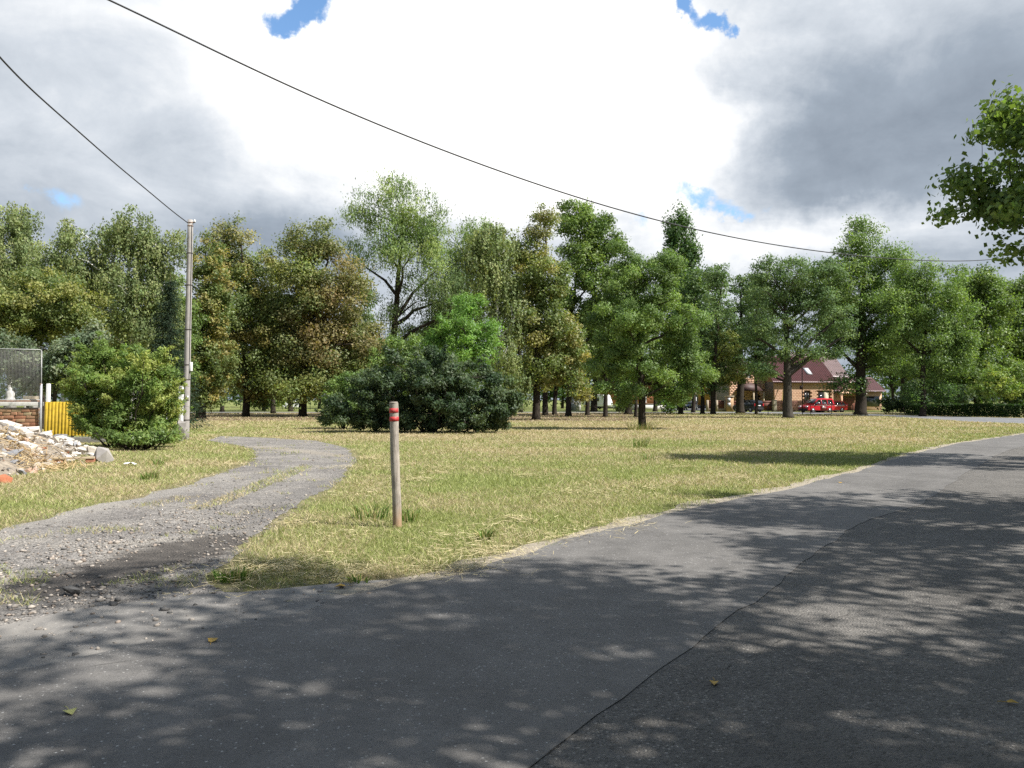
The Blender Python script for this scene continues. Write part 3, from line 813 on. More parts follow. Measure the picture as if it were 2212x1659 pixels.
# ------------------------------------------------------------------ trees
def bez(p0, p1, lift, n, r, wob):
    p0, p1 = np.array(p0, float), np.array(p1, float)
    L = np.linalg.norm(p1 - p0)
    c = p0 * 0.45 + p1 * 0.55 + np.array([0, 0, lift * L]) + r.normal(0, wob * L, 3)
    t = np.linspace(0, 1, n)[:, None]
    P = (1 - t) ** 2 * p0 + 2 * t * (1 - t) * c + t ** 2 * p1
    P[1:-1] += r.normal(0, wob * L * 0.25, (n - 2, 3))
    return P
def fps(P, k, r):
    idx = [int(r.integers(len(P)))]; d = np.linalg.norm(P - P[idx[0]], axis=1)
    while len(idx) < min(k, len(P)):
        q = int(d.argmax()); idx.append(q); d = np.minimum(d, np.linalg.norm(P - P[q], axis=1))
    return idx
PAL = {
 'green':   [(0.052, 0.082, 0.018), (0.088, 0.128, 0.028), (0.07, 0.112, 0.025)],
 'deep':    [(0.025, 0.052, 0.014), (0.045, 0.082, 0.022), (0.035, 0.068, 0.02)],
 'ash':     [(0.056, 0.092, 0.022), (0.096, 0.142, 0.034), (0.072, 0.115, 0.03)],
 'bright':  [(0.07, 0.135, 0.022), (0.10, 0.18, 0.03), (0.06, 0.12, 0.02)],
 'willow':  [(0.10, 0.145, 0.038), (0.14, 0.18, 0.048), (0.075, 0.115, 0.034)],
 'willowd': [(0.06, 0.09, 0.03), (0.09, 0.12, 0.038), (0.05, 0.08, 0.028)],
 'birch':   [(0.085, 0.11, 0.038), (0.12, 0.14, 0.05), (0.065, 0.088, 0.032), (0.10, 0.125, 0.045)],
 'olive':   [(0.075, 0.096, 0.024), (0.115, 0.125, 0.03), (0.06, 0.085, 0.022), (0.135, 0.138, 0.034)],
 'yellow':  [(0.075, 0.098, 0.028), (0.125, 0.122, 0.034), (0.165, 0.138, 0.036), (0.058, 0.084, 0.024), (0.145, 0.130, 0.036), (0.085, 0.106, 0.03), (0.068, 0.093, 0.026)],
 'yelgreen':[(0.11, 0.125, 0.035), (0.08, 0.106, 0.03), (0.125, 0.13, 0.04), (0.14, 0.13, 0.038), (0.07, 0.095, 0.026), (0.075, 0.10, 0.028)],
 'brown':   [(0.115, 0.097, 0.036), (0.10, 0.098, 0.035), (0.132, 0.10, 0.037), (0.080, 0.092, 0.032), (0.098, 0.10, 0.036)],
 'greybrown':[(0.12, 0.118, 0.05), (0.10, 0.112, 0.042), (0.15, 0.135, 0.055), (0.085, 0.10, 0.038)],
 'locust':  [(0.058, 0.096, 0.034), (0.086, 0.128, 0.046), (0.046, 0.08, 0.028)],
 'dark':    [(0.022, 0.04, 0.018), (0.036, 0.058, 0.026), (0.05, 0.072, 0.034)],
 'greyg':   [(0.075, 0.095, 0.055), (0.10, 0.12, 0.07), (0.055, 0.078, 0.042)],
 'spruce':  [(0.028, 0.05, 0.028), (0.045, 0.07, 0.04), (0.035, 0.06, 0.033)],
 'lime':    [(0.105, 0.142, 0.026), (0.085, 0.132, 0.024), (0.14, 0.16, 0.03), (0.068, 0.108, 0.022)],
 'poplar':  [(0.06, 0.095, 0.022), (0.085, 0.125, 0.028), (0.045, 0.075, 0.02)],
}
def leaf_quads(C, L, W, axis, nrm):
    axis = axis / np.maximum(np.linalg.norm(axis, axis=1, keepdims=True), 1e-9)
    s = np.cross(axis, nrm); s /= np.maximum(np.linalg.norm(s, axis=1, keepdims=True), 1e-9)
    a = axis * L[:, None] / 2; s = s * W[:, None] / 2
    return np.stack([C - a, C - a * 0.15 + s, C + a, C - a * 0.15 - s], 1).reshape(-1, 3)

def leaf_tris(C, L, W, axis, nrm):
    axis = axis / np.maximum(np.linalg.norm(axis, axis=1, keepdims=True), 1e-9)
    s = np.cross(axis, nrm); s /= np.maximum(np.linalg.norm(s, axis=1, keepdims=True), 1e-9)
    a = axis * L[:, None] / 2; s = s * W[:, None] / 2
    return np.stack([C - a * .6 + s, C + a, C - a * .6 - s], 1).reshape(-1, 3)

def crown_mesh(C, S, pal_idx, kind, nleaf, L, r, centre):
    """C clump centres (k,3), S clump radii (k,), pal_idx clump colours (k,3)"""
    k = len(C)
    wgt = S ** 2; wgt = wgt / wgt.sum()
    ci = r.choice(k, nleaf, p=wgt)
    g = r.normal(0, 1, (nleaf, 3))
    zs = {'locust': 0.55, 'birch': 0.5, 'column': 1.5, 'willow': 0.8}.get(kind, 0.72)
    g = g / np.linalg.norm(g, axis=1, keepdims=True) * r.random((nleaf, 1)) ** 0.5 * np.where(r.random((nleaf, 1)) < 0.16, 1.45, 1.0)
    off = g * S[ci][:, None] * (1.0 if kind != 'poplar' else 0.92) * np.array([1, 1, zs])
    P = C[ci] + off
    if kind in ('birch', 'willow'):
        ns = 14; a = r.uniform(0, 2 * pi, (k, ns)); rd = S[:, None] * np.sqrt(r.random((k, ns))) * 0.95
        si = r.integers(0, ns, nleaf)
        hang = r.random(nleaf) < (0.9 if kind == 'birch' else 0.45)
        ln = (S[ci] * (2.2 if kind == 'birch' else 1.3)) * r.random(nleaf) * (0.4 + 0.9 * hsh(ci * 1.0, si * 1.0, 3))
        st = np.stack([np.cos(a[ci, si]) * rd[ci, si], np.sin(a[ci, si]) * rd[ci, si], S[ci] * 0.35 - ln], 1)
        st += r.normal(0, 0.07, (nleaf, 3))
        P = np.where(hang[:, None], C[ci] + st, P)
    out = P - centre; out /= np.maximum(np.linalg.norm(out, axis=1, keepdims=True), 1e-6)
    loc = P - C[ci]; loc /= np.maximum(np.linalg.norm(loc, axis=1, keepdims=True), 1e-6)
    nrm = r.normal(0, 0.26, (nleaf, 3)) + out * 0.35 + loc * 0.85 + np.array([0, 0, 0.30])
    axis = r.normal(0, 1, (nleaf, 3)) + np.array([0, 0, -0.35])
    if kind in ('birch', 'willow'): axis += np.array([0, 0, -1.4])
    if kind == 'column': axis += np.array([0, 0, 0.8])
    asp = {'willow': 0.34, 'birch': 0.62, 'locust': 0.45, 'shrub': 0.5, 'ash': 0.42, 'narrow': 0.28, 'poplar': 0.85}.get(kind, 0.62)
    LL = L * r.uniform(0.6, 1.35, nleaf)
    if kind != 'poplar':                      # small far leaves: one triangle each
        V = leaf_tris(P, LL * 1.1, LL * asp * 1.15, axis, nrm)
    else: V = leaf_quads(P, LL, LL * asp, axis, nrm)
    c = pal_idx[ci] * r.uniform(0.84, 1.16, (nleaf, 1)) * (1 + r.normal(0, 0.05, (nleaf, 3))) * 2.2
    lu = c @ np.array([.3, .6, .1]); c = c * 0.86 + lu[:, None] * np.array([.14, .14, .12])
    c = np.clip(c, 0.004, 0.6)
    if kind != 'poplar': return mesh_np('crown', V, None, np.arange(3 * nleaf).reshape(-1, 3), c)
    return mesh_np('crown', V, np.arange(4 * nleaf).reshape(-1, 4), None, c)

NTREE = [0]
def tree(name, label, bx, D, lobes, kind='broad', pal='green', trunk_r=0.2, lean=None, dens=1.5, leaf=None, clump=None,
         nc=None, barkm='bark_dark', limbs=12, cat='tree', group=None, seed=None, fork=0.3, leafmat='leaf', twigs=0,
         topfrac=0.9, base=None, pal2=None, world_lobes=False, limb_scale=1.0, surf=0.42):
    """lobes: (cx, cy, rx, ry[, depth offset[, pal[, density]]]) in picture units at the tree's depth"""
    NTREE[0] += 1
    r = np.random.default_rng(1000 + NTREE[0] if seed is None else seed)
    b = np.array(base if base is not None else [(bx - CX) / F * D, D, 0.0])
    sc = D / F; px = D / 804.0
    LB = []; area = 0
    for l in lobes:
        cx, cy, rx, ry = l[:4]; off = l[4] if len(l) > 4 and l[4] is not None else None
        lp = l[5] if len(l) > 5 and l[5] else pal; ld = l[6] if len(l) > 6 else 1.0
        if world_lobes: c = np.array([cx[0], cx[1], cx[2]]); rad = np.array([rx[0], rx[1], rx[2]])
        else:
            if off is None: off = r.uniform(-0.35, 0.35) * rx * sc
            c = A(cx, cy, D + off); rad = np.array([rx * sc, (rx * 0.6 + ry * 0.4) * sc * 0.9, ry * sc]) * (1.10 if D > 55 else 1.05)
        LB.append((c, rad, lp, ld))
        area += pi * (rad[0] / px) * (rad[2] / px) * ld
    leafL = (leaf or max(0.10, 1.9 * px)) * 1.3
    cl = clump or max(0.42, 0.055 * sqrt(sum(q[1][0] * q[1][2] for q in LB)) * 2.35)
    vols = np.array([q[1][0] * q[1][2] * q[3] for q in LB])
    k = nc or int(np.clip(1.5 * vols.sum() * pi / (cl * cl), 26, 260))
    C, S, K = [], [], []
    for (c, rad, lp, ld), v in zip(LB, vols):
        n = max(3, int(round(k * v / vols.sum())))
        d = r.normal(0, 1, (n, 3)); d /= np.linalg.norm(d, axis=1, keepdims=True)
        rho = r.random((n, 1)) ** surf
        pts = c + d * rho * rad * 0.92
        pts[:, 2] = np.maximum(pts[:, 2], 0.35 if kind in ('shrub', 'narrow') else 0.9)
        C.append(pts); S.append(cl * r.uniform(0.65, 1.35, n))
        pc = np.array(PAL[lp]); 
        kk = pc[r.integers(0, len(pc), n)] * r.uniform(0.85, 1.15, (n, 1))
        K.append(kk)
    C, S, K = np.concatenate(C), np.concatenate(S), np.concatenate(K)
    if kind in ('shrub', 'narrow') and len(C) > 60:
        q = r.choice(len(C), len(C) // 4, replace=False); cc = C.mean(0)
        d = C[q] - cc; d /= np.linalg.norm(d, axis=1, keepdims=True); d[:, 2] = np.abs(d[:, 2]) * 0.8 + 0.25
        k2 = r.uniform(0.25, 0.75, (len(q), 1))
        for u in (0.55, 1.0):
            C = np.concatenate([C, C[q] + d * k2 * u]); S = np.concatenate([S, S[q] * (0.75 - 0.35 * u)]); K = np.concatenate([K, K[q]])
    top = C[C[:, 2].argmax()]; centre = C.mean(0)
    nleaf = int(min(95000, area * dens * 1.9))
    root = empty(name, b)
    cm = crown_mesh(C - b, S, K, kind, nleaf, leafL, r, centre - b + np.array([0, 0, -0.15 * top[2]]))
    cm.materials.append(MATS[leafmat])
    co = bpy.data.objects.new('crown' if cat == 'tree' else 'foliage', cm); link(co, root)
    # ---- skeleton
    mb = MB(); fh = max(0.6, fork * top[2])
    if cat == 'tree':
        tt = np.array([centre[0] * 0.6 + top[0] * 0.4, centre[1], top[2] * topfrac])
        if lean is not None: tt = np.array([b[0] + lean, b[1], top[2] * topfrac])
        n = 12; s_ = np.linspace(0, 1, n)
        tp = b + (tt - b) * s_[:, None]
        tp[:, 0] = b[0] + (tt[0] - b[0]) * s_ ** 1.5
        wv = r.normal(0, 0.011 * top[2], (n - 2, 3)) * np.array([1, 1, 0.1]); wv[1:-1] = (wv[:-2] + wv[1:-1] + wv[2:]) / 3; tp[1:-1] += wv * np.linspace(.3, 1, n - 2)[:, None]
        rad = trunk_r * (1 - 0.90 * s_) ** 0.9
        rad[0] *= 1.35; tp[0, 2] = -0.08
        tp = np.insert(tp, 1, b + (tp[1] - b) * 0.22, 0); rad = np.insert(rad, 1, trunk_r * 1.02)
        mb.tube(tp - b, rad, 9)
        nodes = [(tp[q], rad[q]) for q in range(len(tp)) if tp[q][2] > fh * 0.7]
        far = fps(C, limbs, r); rest = [q for q in range(len(C)) if q not in far]
    else:
        nodes = [(b + np.array([0, 0, 0.02]), 0.05)]
        tp = None; far = fps(C, min(limbs, len(C)), r); rest = [q for q in range(len(C)) if q not in far]
    for q in far:
        T_ = C[q]
        if tp is not None:
            hd = np.hypot(T_[0] - b[0], T_[1] - b[1])
            za = np.clip(T_[2] - hd * r.uniform(0.45, 1.0), fh * r.uniform(0.85, 1.25), tt[2] * 0.93)
            s0 = np.interp(za, tp[:, 2], np.arange(len(tp))); i0 = int(min(s0, len(tp) - 2)); fr = s0 - i0
            p0 = tp[i0] * (1 - fr) + tp[i0 + 1] * fr; r0 = np.interp(s0, np.arange(len(rad)), rad)
        else:
            a_ = r.uniform(0, 2 * pi); u = r.random() * 0.45
            p0 = np.array([b[0] + (T_[0] - b[0]) * u + 0.1 * cos(a_), b[1] + (T_[1] - b[1]) * u + 0.1 * sin(a_), -0.03]); r0 = 0.045
        L_ = np.linalg.norm(T_ - p0)
        rl = min(r0 * 0.72, (0.018 + 0.019 * L_) * limb_scale)
        P = bez(p0, T_, 0.10 if kind != 'birch' else 0.18, 7, r, 0.045)
        R_ = rl * (1 - 0.82 * np.linspace(0, 1, 7))
        mb.tube(P - b, R_, 5, cap=False)
        nodes += [(P[z], R_[z]) for z in range(2, 7)]
    NP = np.array([q[0] for q in nodes]); NR = np.array([q[1] for q in nodes])
    for q in rest:
        T_ = C[q]; d = np.linalg.norm(NP - T_, axis=1) + 1.2 * np.maximum(0, NP[:, 2] - T_[2])
        z = int(d.argmin()); p0 = NP[z]; L_ = np.linalg.norm(T_ - p0)
        if L_ < 0.15: continue
        rl = min(NR[z] * 0.75, 0.012 + 0.012 * L_)
        P = bez(p0, T_, 0.08, 4, r, 0.05)
        mb.tube(P - b, rl * (1 - 0.75 * np.linspace(0, 1, 4)), 3, cap=False)
    for _ in range(twigs):                       # bare twigs standing out of the crown
        q = C[r.integers(len(C))]
        if q[2] < centre[2] + 0.25 * (top[2] - centre[2]): continue
        for _b in range(3):
            e = q + np.array([r.normal(0, .55), r.normal(0, .4), r.uniform(0.4, 1.5)])
            mb.tube(bez(q, e, 0.05, 4, r, 0.06) - b, 0.022 * (1 - 0.7 * np.linspace(0, 1, 4)), 3, cap=False)
    mb.build('trunk' if cat == 'tree' else 'stems', barkm, root, smooth=True)
    tag(root, label, cat, group)
    return root

# --- left-hand trees
tree('birch_tree', 'weeping birch cut by the left picture edge behind the yellow-green linden', 25, 58,
     [(30, 485, 50, 50), (5, 570, 75, 75), (65, 560, 45, 60), (-60, 520, 60, 80)], 'birch', 'birch', 0.2, barkm='bark_birch', dens=1.2, clump=0.75, limb_scale=2.0, leafmat='leaf_matte')
tree('birch_tree', 'tall weeping birch with white limbs left of the concrete pole', 287, 52,
     [(285, 487, 50, 45), (245, 540, 55, 70), (325, 545, 55, 70), (378, 520, 26, 45, None, None, .7), (142, 505, 42, 40, None, None, .8),
      (110, 570, 45, 55, None, None, .8), (185, 600, 60, 60, None, None, .8), (285, 630, 75, 60), (350, 640, 50, 60), (280, 690, 60, 30), (335, 715, 50, 45, None, None, .8), (225, 690, 55, 45, None, None, .8)],
     'birch', 'birch', 0.24, barkm='bark_birch', dens=1.15, clump=0.7, limbs=24, limb_scale=2.2, leafmat='leaf_matte')
tree('linden_tree', 'low wide olive-green linden behind the wire mesh panel', 95, 44,
     [(110, 665, 110, 70), (20, 690, 90, 75), (190, 690, 42, 55), (95, 615, 75, 35), (-60, 660, 80, 80), (60, 750, 90, 40)], 'broad', 'olive', 0.2, dens=1.5)
tree('apple_tree', 'grey-green fruit tree behind the corrugated yellow sheet', 112, 36,
     [(150, 770, 68, 50), (60, 790, 60, 45), (195, 735, 40, 35), (20, 760, 60, 50), (110, 820, 70, 30)], 'broad', 'greyg', 0.13, dens=1.3, fork=0.35, barkm='bark_grey', leafmat='leaf_matte')
tree('broadleaf_tree', 'bluish-green tree filling the gap between birch and concrete pole', 365, 64,
     [(365, 640, 42, 60), (395, 700, 40, 70), (340, 720, 40, 60), (380, 790, 45, 60), (250, 720, 60, 50), (300, 780, 60, 50)], 'broad', 'green', 0.18, dens=1.3)

def spruce(label, bx, D, H, Rb, seed):
    r = np.random.default_rng(seed); b = np.array([(bx - CX) / F * D, D, 0.0]); root = empty('spruce_tree', b)
    mb = MB(); mb.tube([[0, 0, -.05], [0, 0, H * .5], [0, 0, H]], [0.13, 0.08, 0.01], 7)
    Ps, Ax = [], []
    z = 0.5
    while z < H - 0.2:
        n = 7; L = Rb * (1 - z / H) ** 0.85 + 0.15
        for q in range(n):
            a = r.uniform(0, 2 * pi); l = L * r.uniform(0.8, 1.1)
            s = np.linspace(0.1, 1, 4)
            P = np.stack([np.cos(a) * l * s, np.sin(a) * l * s, z - 0.25 * l * s + 0.16 * l * s ** 3], 1)
            mb.tube(P, 0.022 * (1 - .7 * s), 3, cap=False)
            m_ = int(30 + 70 * l); u = r.uniform(0.15, 1, m_)
            C = np.stack([np.cos(a) * l * u, np.sin(a) * l * u, z - 0.25 * l * u + 0.16 * l * u ** 3], 1)
            sd_ = r.normal(0, 1, (m_, 3)) * np.array([.16, .16, .07]); sd_[:, 2] -= np.abs(r.normal(0, .09, m_))
            Ps.append(C + sd_); Ax.append(np.stack([np.full(m_, cos(a)), np.full(m_, sin(a)), np.full(m_, -.5)], 1) + sd_ * 4)
        z += 0.27
    P = np.concatenate(Ps); X = np.concatenate(Ax); n = len(P)
    V = leaf_quads(P, r.uniform(.10, .2, n), r.uniform(.03, .055, n), X, r.normal(0, .6, (n, 3)) + [0, 0, 1])
    pc = np.array(PAL['spruce']); c = pc[r.integers(0, 3, n)] * r.uniform(.7, 1.3, (n, 1))
    obj('crown', mesh_np('crown', V, np.arange(4 * n).reshape(-1, 4), None, c), 'leaf_matte', root)
    mb.build('trunk', 'bark_dark', root, smooth=True)
    tag(root, label, 'tree')
spruce('dark spruce standing directly left of the concrete pole', 366, 42, 8.2, 1.7, 7)

# --- lindens
tree('linden_tree', 'yellowing linden just right of the concrete pole', 433, 69,
     [(452, 570, 36, 60), (437, 680, 32, 90), (440, 800, 38, 55), (468, 650, 36, 80), (450, 855, 32, 25), (475, 765, 36, 60), (415, 750, 28, 60)], 'broad', 'yellow', 0.42, dens=1.4)
tree('linden_tree', 'tall yellow-flecked linden second right of the concrete pole', 531, 77,
     [(500, 515, 42, 42, None, 'greybrown', .7), (512, 600, 48, 65, None, 'yelgreen'), (528, 700, 46, 80), (515, 800, 50, 55), (548, 640, 25, 60), (545, 850, 45, 25), (480, 560, 30, 50), (565, 720, 34, 60), (485, 730, 34, 65), (575, 800, 38, 45, None, 'yelgreen')], 'broad', 'yellow', 0.36, dens=1.3, twigs=26)
tree('linden_tree', 'thin half-bare linden behind the gap between two yellow lindens', 590, 95,
     [(583, 565, 33, 45, None, None, .6), (600, 640, 45, 60, None, None, .7), (600, 700, 55, 60), (600, 760, 52, 60), (590, 815, 48, 40)], 'broad', 'yelgreen', 0.3, dens=1.1, twigs=30)
tree('linden_tree', 'broad rusty-brown linden with bare twigs on top left of the willow', 654, 77,
     [(690, 505, 65, 45, None, 'greybrown', .55), (640, 560, 60, 50, None, 'yelgreen', .7), (655, 610, 70, 55, None, 'yelgreen'), (730, 610, 62, 55),
      (690, 690, 105, 65), (735, 760, 100, 60), (640, 770, 75, 60, None, 'greybrown'), (785, 735, 45, 50), (670, 835, 90, 32, None, 'olive'), (770, 820, 60, 40, None, 'olive'), (600, 690, 48, 60, None, 'yelgreen'), (605, 800, 48, 45, None, 'olive'), (815, 795, 38, 42)],
     'broad', 'brown', 0.40, dens=1.4, twigs=45, limbs=18)
tree('linden_tree', 'slender linden whose trunk stands behind the rusty-brown one', 628, 112,
     [(610, 790, 50, 45), (640, 730, 50, 60), (590, 840, 40, 28)], 'broad', 'olive', 0.36, dens=1.1)
# --- willows and neighbours
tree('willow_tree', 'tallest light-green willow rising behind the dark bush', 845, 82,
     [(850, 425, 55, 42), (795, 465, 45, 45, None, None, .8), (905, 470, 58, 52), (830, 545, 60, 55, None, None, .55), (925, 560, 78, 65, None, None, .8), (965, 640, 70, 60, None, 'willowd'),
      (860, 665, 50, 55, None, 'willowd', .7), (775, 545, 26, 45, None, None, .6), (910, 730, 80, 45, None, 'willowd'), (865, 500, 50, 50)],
     'willow', 'willow', 0.5, dens=1.25, limbs=16, limb_scale=1.5, leafmat='leaf_matte', fork=0.22, clump=1.4)
tree('willow_tree', 'leaning willow spreading to the right of the tallest willow', 905, 86,
     [(1010, 520, 62, 45), (1060, 545, 55, 55), (1000, 600, 60, 55, None, 'willowd'), (1070, 610, 45, 50), (960, 690, 45, 45, None, 'willowd')],
     'willow', 'willow', 0.34, lean=6.0, dens=1.3, leafmat='leaf_matte', fork=0.2, limb_scale=1.4, clump=1.3)
tree('young_ash_tree', 'round bright-green young ash above the dark bush', 1005, 52,
     [(1010, 662, 46, 36), (985, 715, 52, 45), (1050, 728, 42, 45), (1010, 770, 75, 32), (940, 750, 30, 40)], 'ash', 'bright', 0.14, dens=1.5)
tree('elder_shrub', 'pale green shrub peeking over the left of the dark bush', 865, 56,
     [(868, 750, 40, 36), (830, 785, 34, 40), (880, 810, 60, 50)], 'shrub', 'ash', 0.08, dens=1.1, cat='shrub', limbs=8)
tree('birch_tree', 'drooping grey-green birch between willow and yellow-green linden', 1075, 64,
     [(1068, 525, 46, 45), (1055, 610, 46, 70), (1095, 660, 38, 80), (1095, 770, 36, 50), (1035, 555, 40, 50), (1105, 820, 30, 40)], 'birch', 'birch', 0.2, barkm='bark_birch', dens=1.2, clump=0.85, limb_scale=1.8, leafmat='leaf_matte')
tree('linden_tree', 'tall yellow-green linden left of the lone ash', 1158, 65,
     [(1165, 485, 42, 48, None, 'greybrown', .7), (1145, 570, 42, 65), (1190, 610, 46, 75), (1160, 700, 48, 70), (1210, 735, 46, 65), (1172, 800, 48, 48), (1240, 770, 34, 48, None, 'yellow'), (1250, 838, 28, 28)],
     'broad', 'yelgreen', 0.33, dens=1.35, twigs=25)
tree('maple_tree', 'tall dense green maple behind the yellow-green linden', 1228, 80,
     [(1240, 478, 46, 48), (1290, 500, 42, 42), (1312, 535, 34, 40), (1250, 560, 60, 50), (1290, 600, 48, 48), (1240, 650, 50, 60), (1300, 670, 50, 50)], 'broad', 'green', 0.3, dens=1.4, limb_scale=1.3)
tree('slim_tree', 'slim dark trunk directly right of the yellow-green linden trunk', 1178, 84, [(1185, 800, 30, 40), (1180, 740, 30, 50)], 'broad', 'olive', 0.34, dens=1.1)
tree('slim_tree', 'second slim dark trunk right of the yellow-green linden trunk', 1198, 88, [(1205, 800, 30, 40), (1210, 740, 30, 50)], 'broad', 'olive', 0.28, dens=1.1)
# --- the lone ash
tree('ash_tree', 'lone full-crowned green ash standing free in the meadow', 1388, 43.4,
     [(1393, 555, 30, 45), (1345, 605, 46, 55), (1435, 612, 46, 60), (1316, 695, 46, 75), (1400, 700, 80, 85), (1480, 715, 50, 78),
      (1312, 785, 44, 55), (1390, 795, 95, 58), (1500, 795, 50, 55), (1340, 842, 52, 30), (1445, 842, 62, 30), (1400, 640, 65, 60), (1345, 555, 22, 30), (1440, 560, 20, 28)],
     'ash', 'ash', 0.22, dens=1.7, limbs=20, nc=170, clump=0.5, fork=0.2)
# --- behind it
tree('poplar_tree', 'narrow columnar poplar rising far behind the lone ash', 1470, 125,
     [(1466, 495, 24, 46), (1448, 520, 15, 55), (1488, 545, 20, 60), (1468, 590, 36, 60), (1470, 650, 40, 60)], 'column', 'deep', 0.5, dens=1.5, clump=1.0, topfrac=0.96)
tree('broadleaf_tree', 'green tree filling in below the columnar poplar', 1497, 104, [(1500, 625, 34, 45), (1490, 690, 40, 60), (1500, 760, 40, 50)], 'broad', 'locust', 0.26, dens=1.2)
for lab, bx, D, lb, tr in [
    ('small tree with straight dark trunk left of the caravan', 1269, 84, [(1275, 775, 40, 45), (1265, 720, 40, 50)], .26),
    ('thick-trunked dark tree standing in front of the caravan side', 1283, 112, [(1290, 775, 40, 45), (1300, 720, 40, 50)], .5),
    ('pale-trunked slim tree in front of the caravan window', 1308, 76, [(1315, 790, 40, 40), (1310, 730, 40, 50)], .24),
    ('thin dark tree right of the salmon house corner', 1338, 116, [(1340, 790, 35, 40), (1345, 730, 40, 50)], .34),
    ('forked dark tree before the salmon house', 1357, 90, [(1350, 790, 42, 40), (1360, 730, 40, 50)], .42),
    ('thin tree just left of the lone ash trunk', 1373, 77, [(1375, 790, 38, 40), (1380, 720, 40, 50)], .18),
    ('thin tree right of the lone ash trunk before the silver car', 1415, 112, [(1420, 790, 38, 40), (1425, 730, 38, 50)], .32),
    ('dark tree right of the lone ash before the white canopy', 1470, 91, [(1470, 790, 40, 40), (1465, 740, 40, 45)], .3)]:
    tree('slim_tree', lab, bx, D, lb, 'broad', 'green', tr, dens=1.0, group='slim trees along the far side of the meadow', fork=0.4, limbs=7)
tree('sucker_shrub', 'leafy sucker shoots at the foot of the trees right of the lone ash', 1447, 88, [(1445, 868, 26, 22), (1465, 855, 26, 26), (1430, 850, 20, 20)], 'shrub', 'bright', .06, dens=1.0, cat='shrub', limbs=7)
tree('sucker_shrub', 'low leafy shrub left of the forked dark tree', 1340, 100, [(1342, 876, 14, 14), (1350, 872, 12, 12)], 'shrub', 'green', .06, dens=1.0, cat='shrub', limbs=5)
tree('locust_tree', 'dark slender locust left of the brick gate pillar', 1540, 90,
     [(1552, 600, 34, 34), (1548, 680, 40, 55, None, None, .8), (1570, 750, 42, 50, None, 'olive', .8), (1545, 815, 34, 34), (1580, 810, 36, 34, None, 'olive')], 'locust', 'locust', 0.30, dens=1.15, leafmat='leaf_matte')
tree('locust_tree', 'short leaning dark locust trunk left of the fence panels', 1517, 91, [(1525, 790, 30, 40, None, 'bright'), (1520, 740, 30, 45)], 'locust', 'locust', 0.26, dens=1.0, leafmat='leaf_matte')
tree('locust_tree', 'locust with dark trunk in front of the black car', 1599, 97, [(1612, 625, 44, 38), (1600, 700, 48, 55), (1592, 785, 46, 46), (1575, 740, 40, 50)], 'locust', 'locust', 0.5, dens=1.1, leafmat='leaf_matte')
tree('locust_tree', 'thin straight locust right of the black car', 1633, 87, [(1640, 645, 34, 45), (1638, 725, 40, 55), (1640, 785, 34, 34)], 'locust', 'locust', 0.17, dens=1.1, leafmat='leaf_matte')
tree('locust_tree', 'gnarled flat-topped locust with thick grey trunk before the brick house', 1702, 71,
     [(1672, 568, 42, 16), (1720, 592, 85, 32), (1790, 585, 48, 30), (1660, 645, 46, 36, None, None, .7), (1762, 650, 58, 42, None, None, .8), (1705, 700, 62, 45, None, None, .6),
      (1798, 700, 46, 45, None, None, .7), (1648, 795, 40, 28), (1725, 760, 56, 24), (1790, 765, 46, 22, None, None, .6), (1640, 700, 28, 36, None, None, .7), (1700, 640, 60, 40, None, None, .8)],
     'locust', 'locust', 0.45, barkm='bark_grey', dens=1.3, limbs=22, limb_scale=1.9, leafmat='leaf_matte', fork=0.26, clump=0.9)
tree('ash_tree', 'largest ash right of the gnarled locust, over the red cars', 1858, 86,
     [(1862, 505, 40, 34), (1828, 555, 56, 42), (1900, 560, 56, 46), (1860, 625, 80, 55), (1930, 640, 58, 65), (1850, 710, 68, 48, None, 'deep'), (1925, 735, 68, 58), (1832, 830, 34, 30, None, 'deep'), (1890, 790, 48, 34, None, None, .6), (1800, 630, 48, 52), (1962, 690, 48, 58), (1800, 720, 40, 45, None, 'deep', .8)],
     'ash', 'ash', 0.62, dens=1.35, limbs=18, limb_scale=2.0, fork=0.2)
tree('ash_tree', 'round leafy ash right of the largest one, above the hedge bend', 1992, 78,
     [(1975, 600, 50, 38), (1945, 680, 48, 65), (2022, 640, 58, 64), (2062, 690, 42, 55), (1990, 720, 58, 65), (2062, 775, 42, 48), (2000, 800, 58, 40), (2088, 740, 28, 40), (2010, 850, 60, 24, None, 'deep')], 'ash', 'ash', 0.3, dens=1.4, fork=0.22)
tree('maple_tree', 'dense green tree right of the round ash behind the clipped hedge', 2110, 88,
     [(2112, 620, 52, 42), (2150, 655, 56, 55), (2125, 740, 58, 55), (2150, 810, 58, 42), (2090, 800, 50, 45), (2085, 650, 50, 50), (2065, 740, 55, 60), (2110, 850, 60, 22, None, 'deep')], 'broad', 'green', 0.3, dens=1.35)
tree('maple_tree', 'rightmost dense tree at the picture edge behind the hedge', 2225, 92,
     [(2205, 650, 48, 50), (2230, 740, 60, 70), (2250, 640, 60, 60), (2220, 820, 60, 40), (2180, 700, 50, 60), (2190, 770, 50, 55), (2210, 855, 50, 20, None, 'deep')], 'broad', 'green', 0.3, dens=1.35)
tree('broadleaf_shrub', 'yellow-green shrub bulging over the clipped hedge at right', 2155, 76, [(2150, 815, 36, 26), (2135, 840, 40, 22), (2180, 840, 30, 22)], 'shrub', 'lime', .07, dens=1.3, cat='shrub', limbs=8)
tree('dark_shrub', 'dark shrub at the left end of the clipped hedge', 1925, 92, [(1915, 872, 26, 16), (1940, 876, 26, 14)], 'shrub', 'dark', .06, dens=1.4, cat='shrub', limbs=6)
tree('dark_shrub', 'shaded undergrowth between hedge and round ash', 2015, 86, [(1980, 850, 40, 24), (2030, 850, 40, 26), (2075, 850, 34, 24)], 'shrub', 'dark', .06, dens=1.3, cat='shrub', limbs=9)
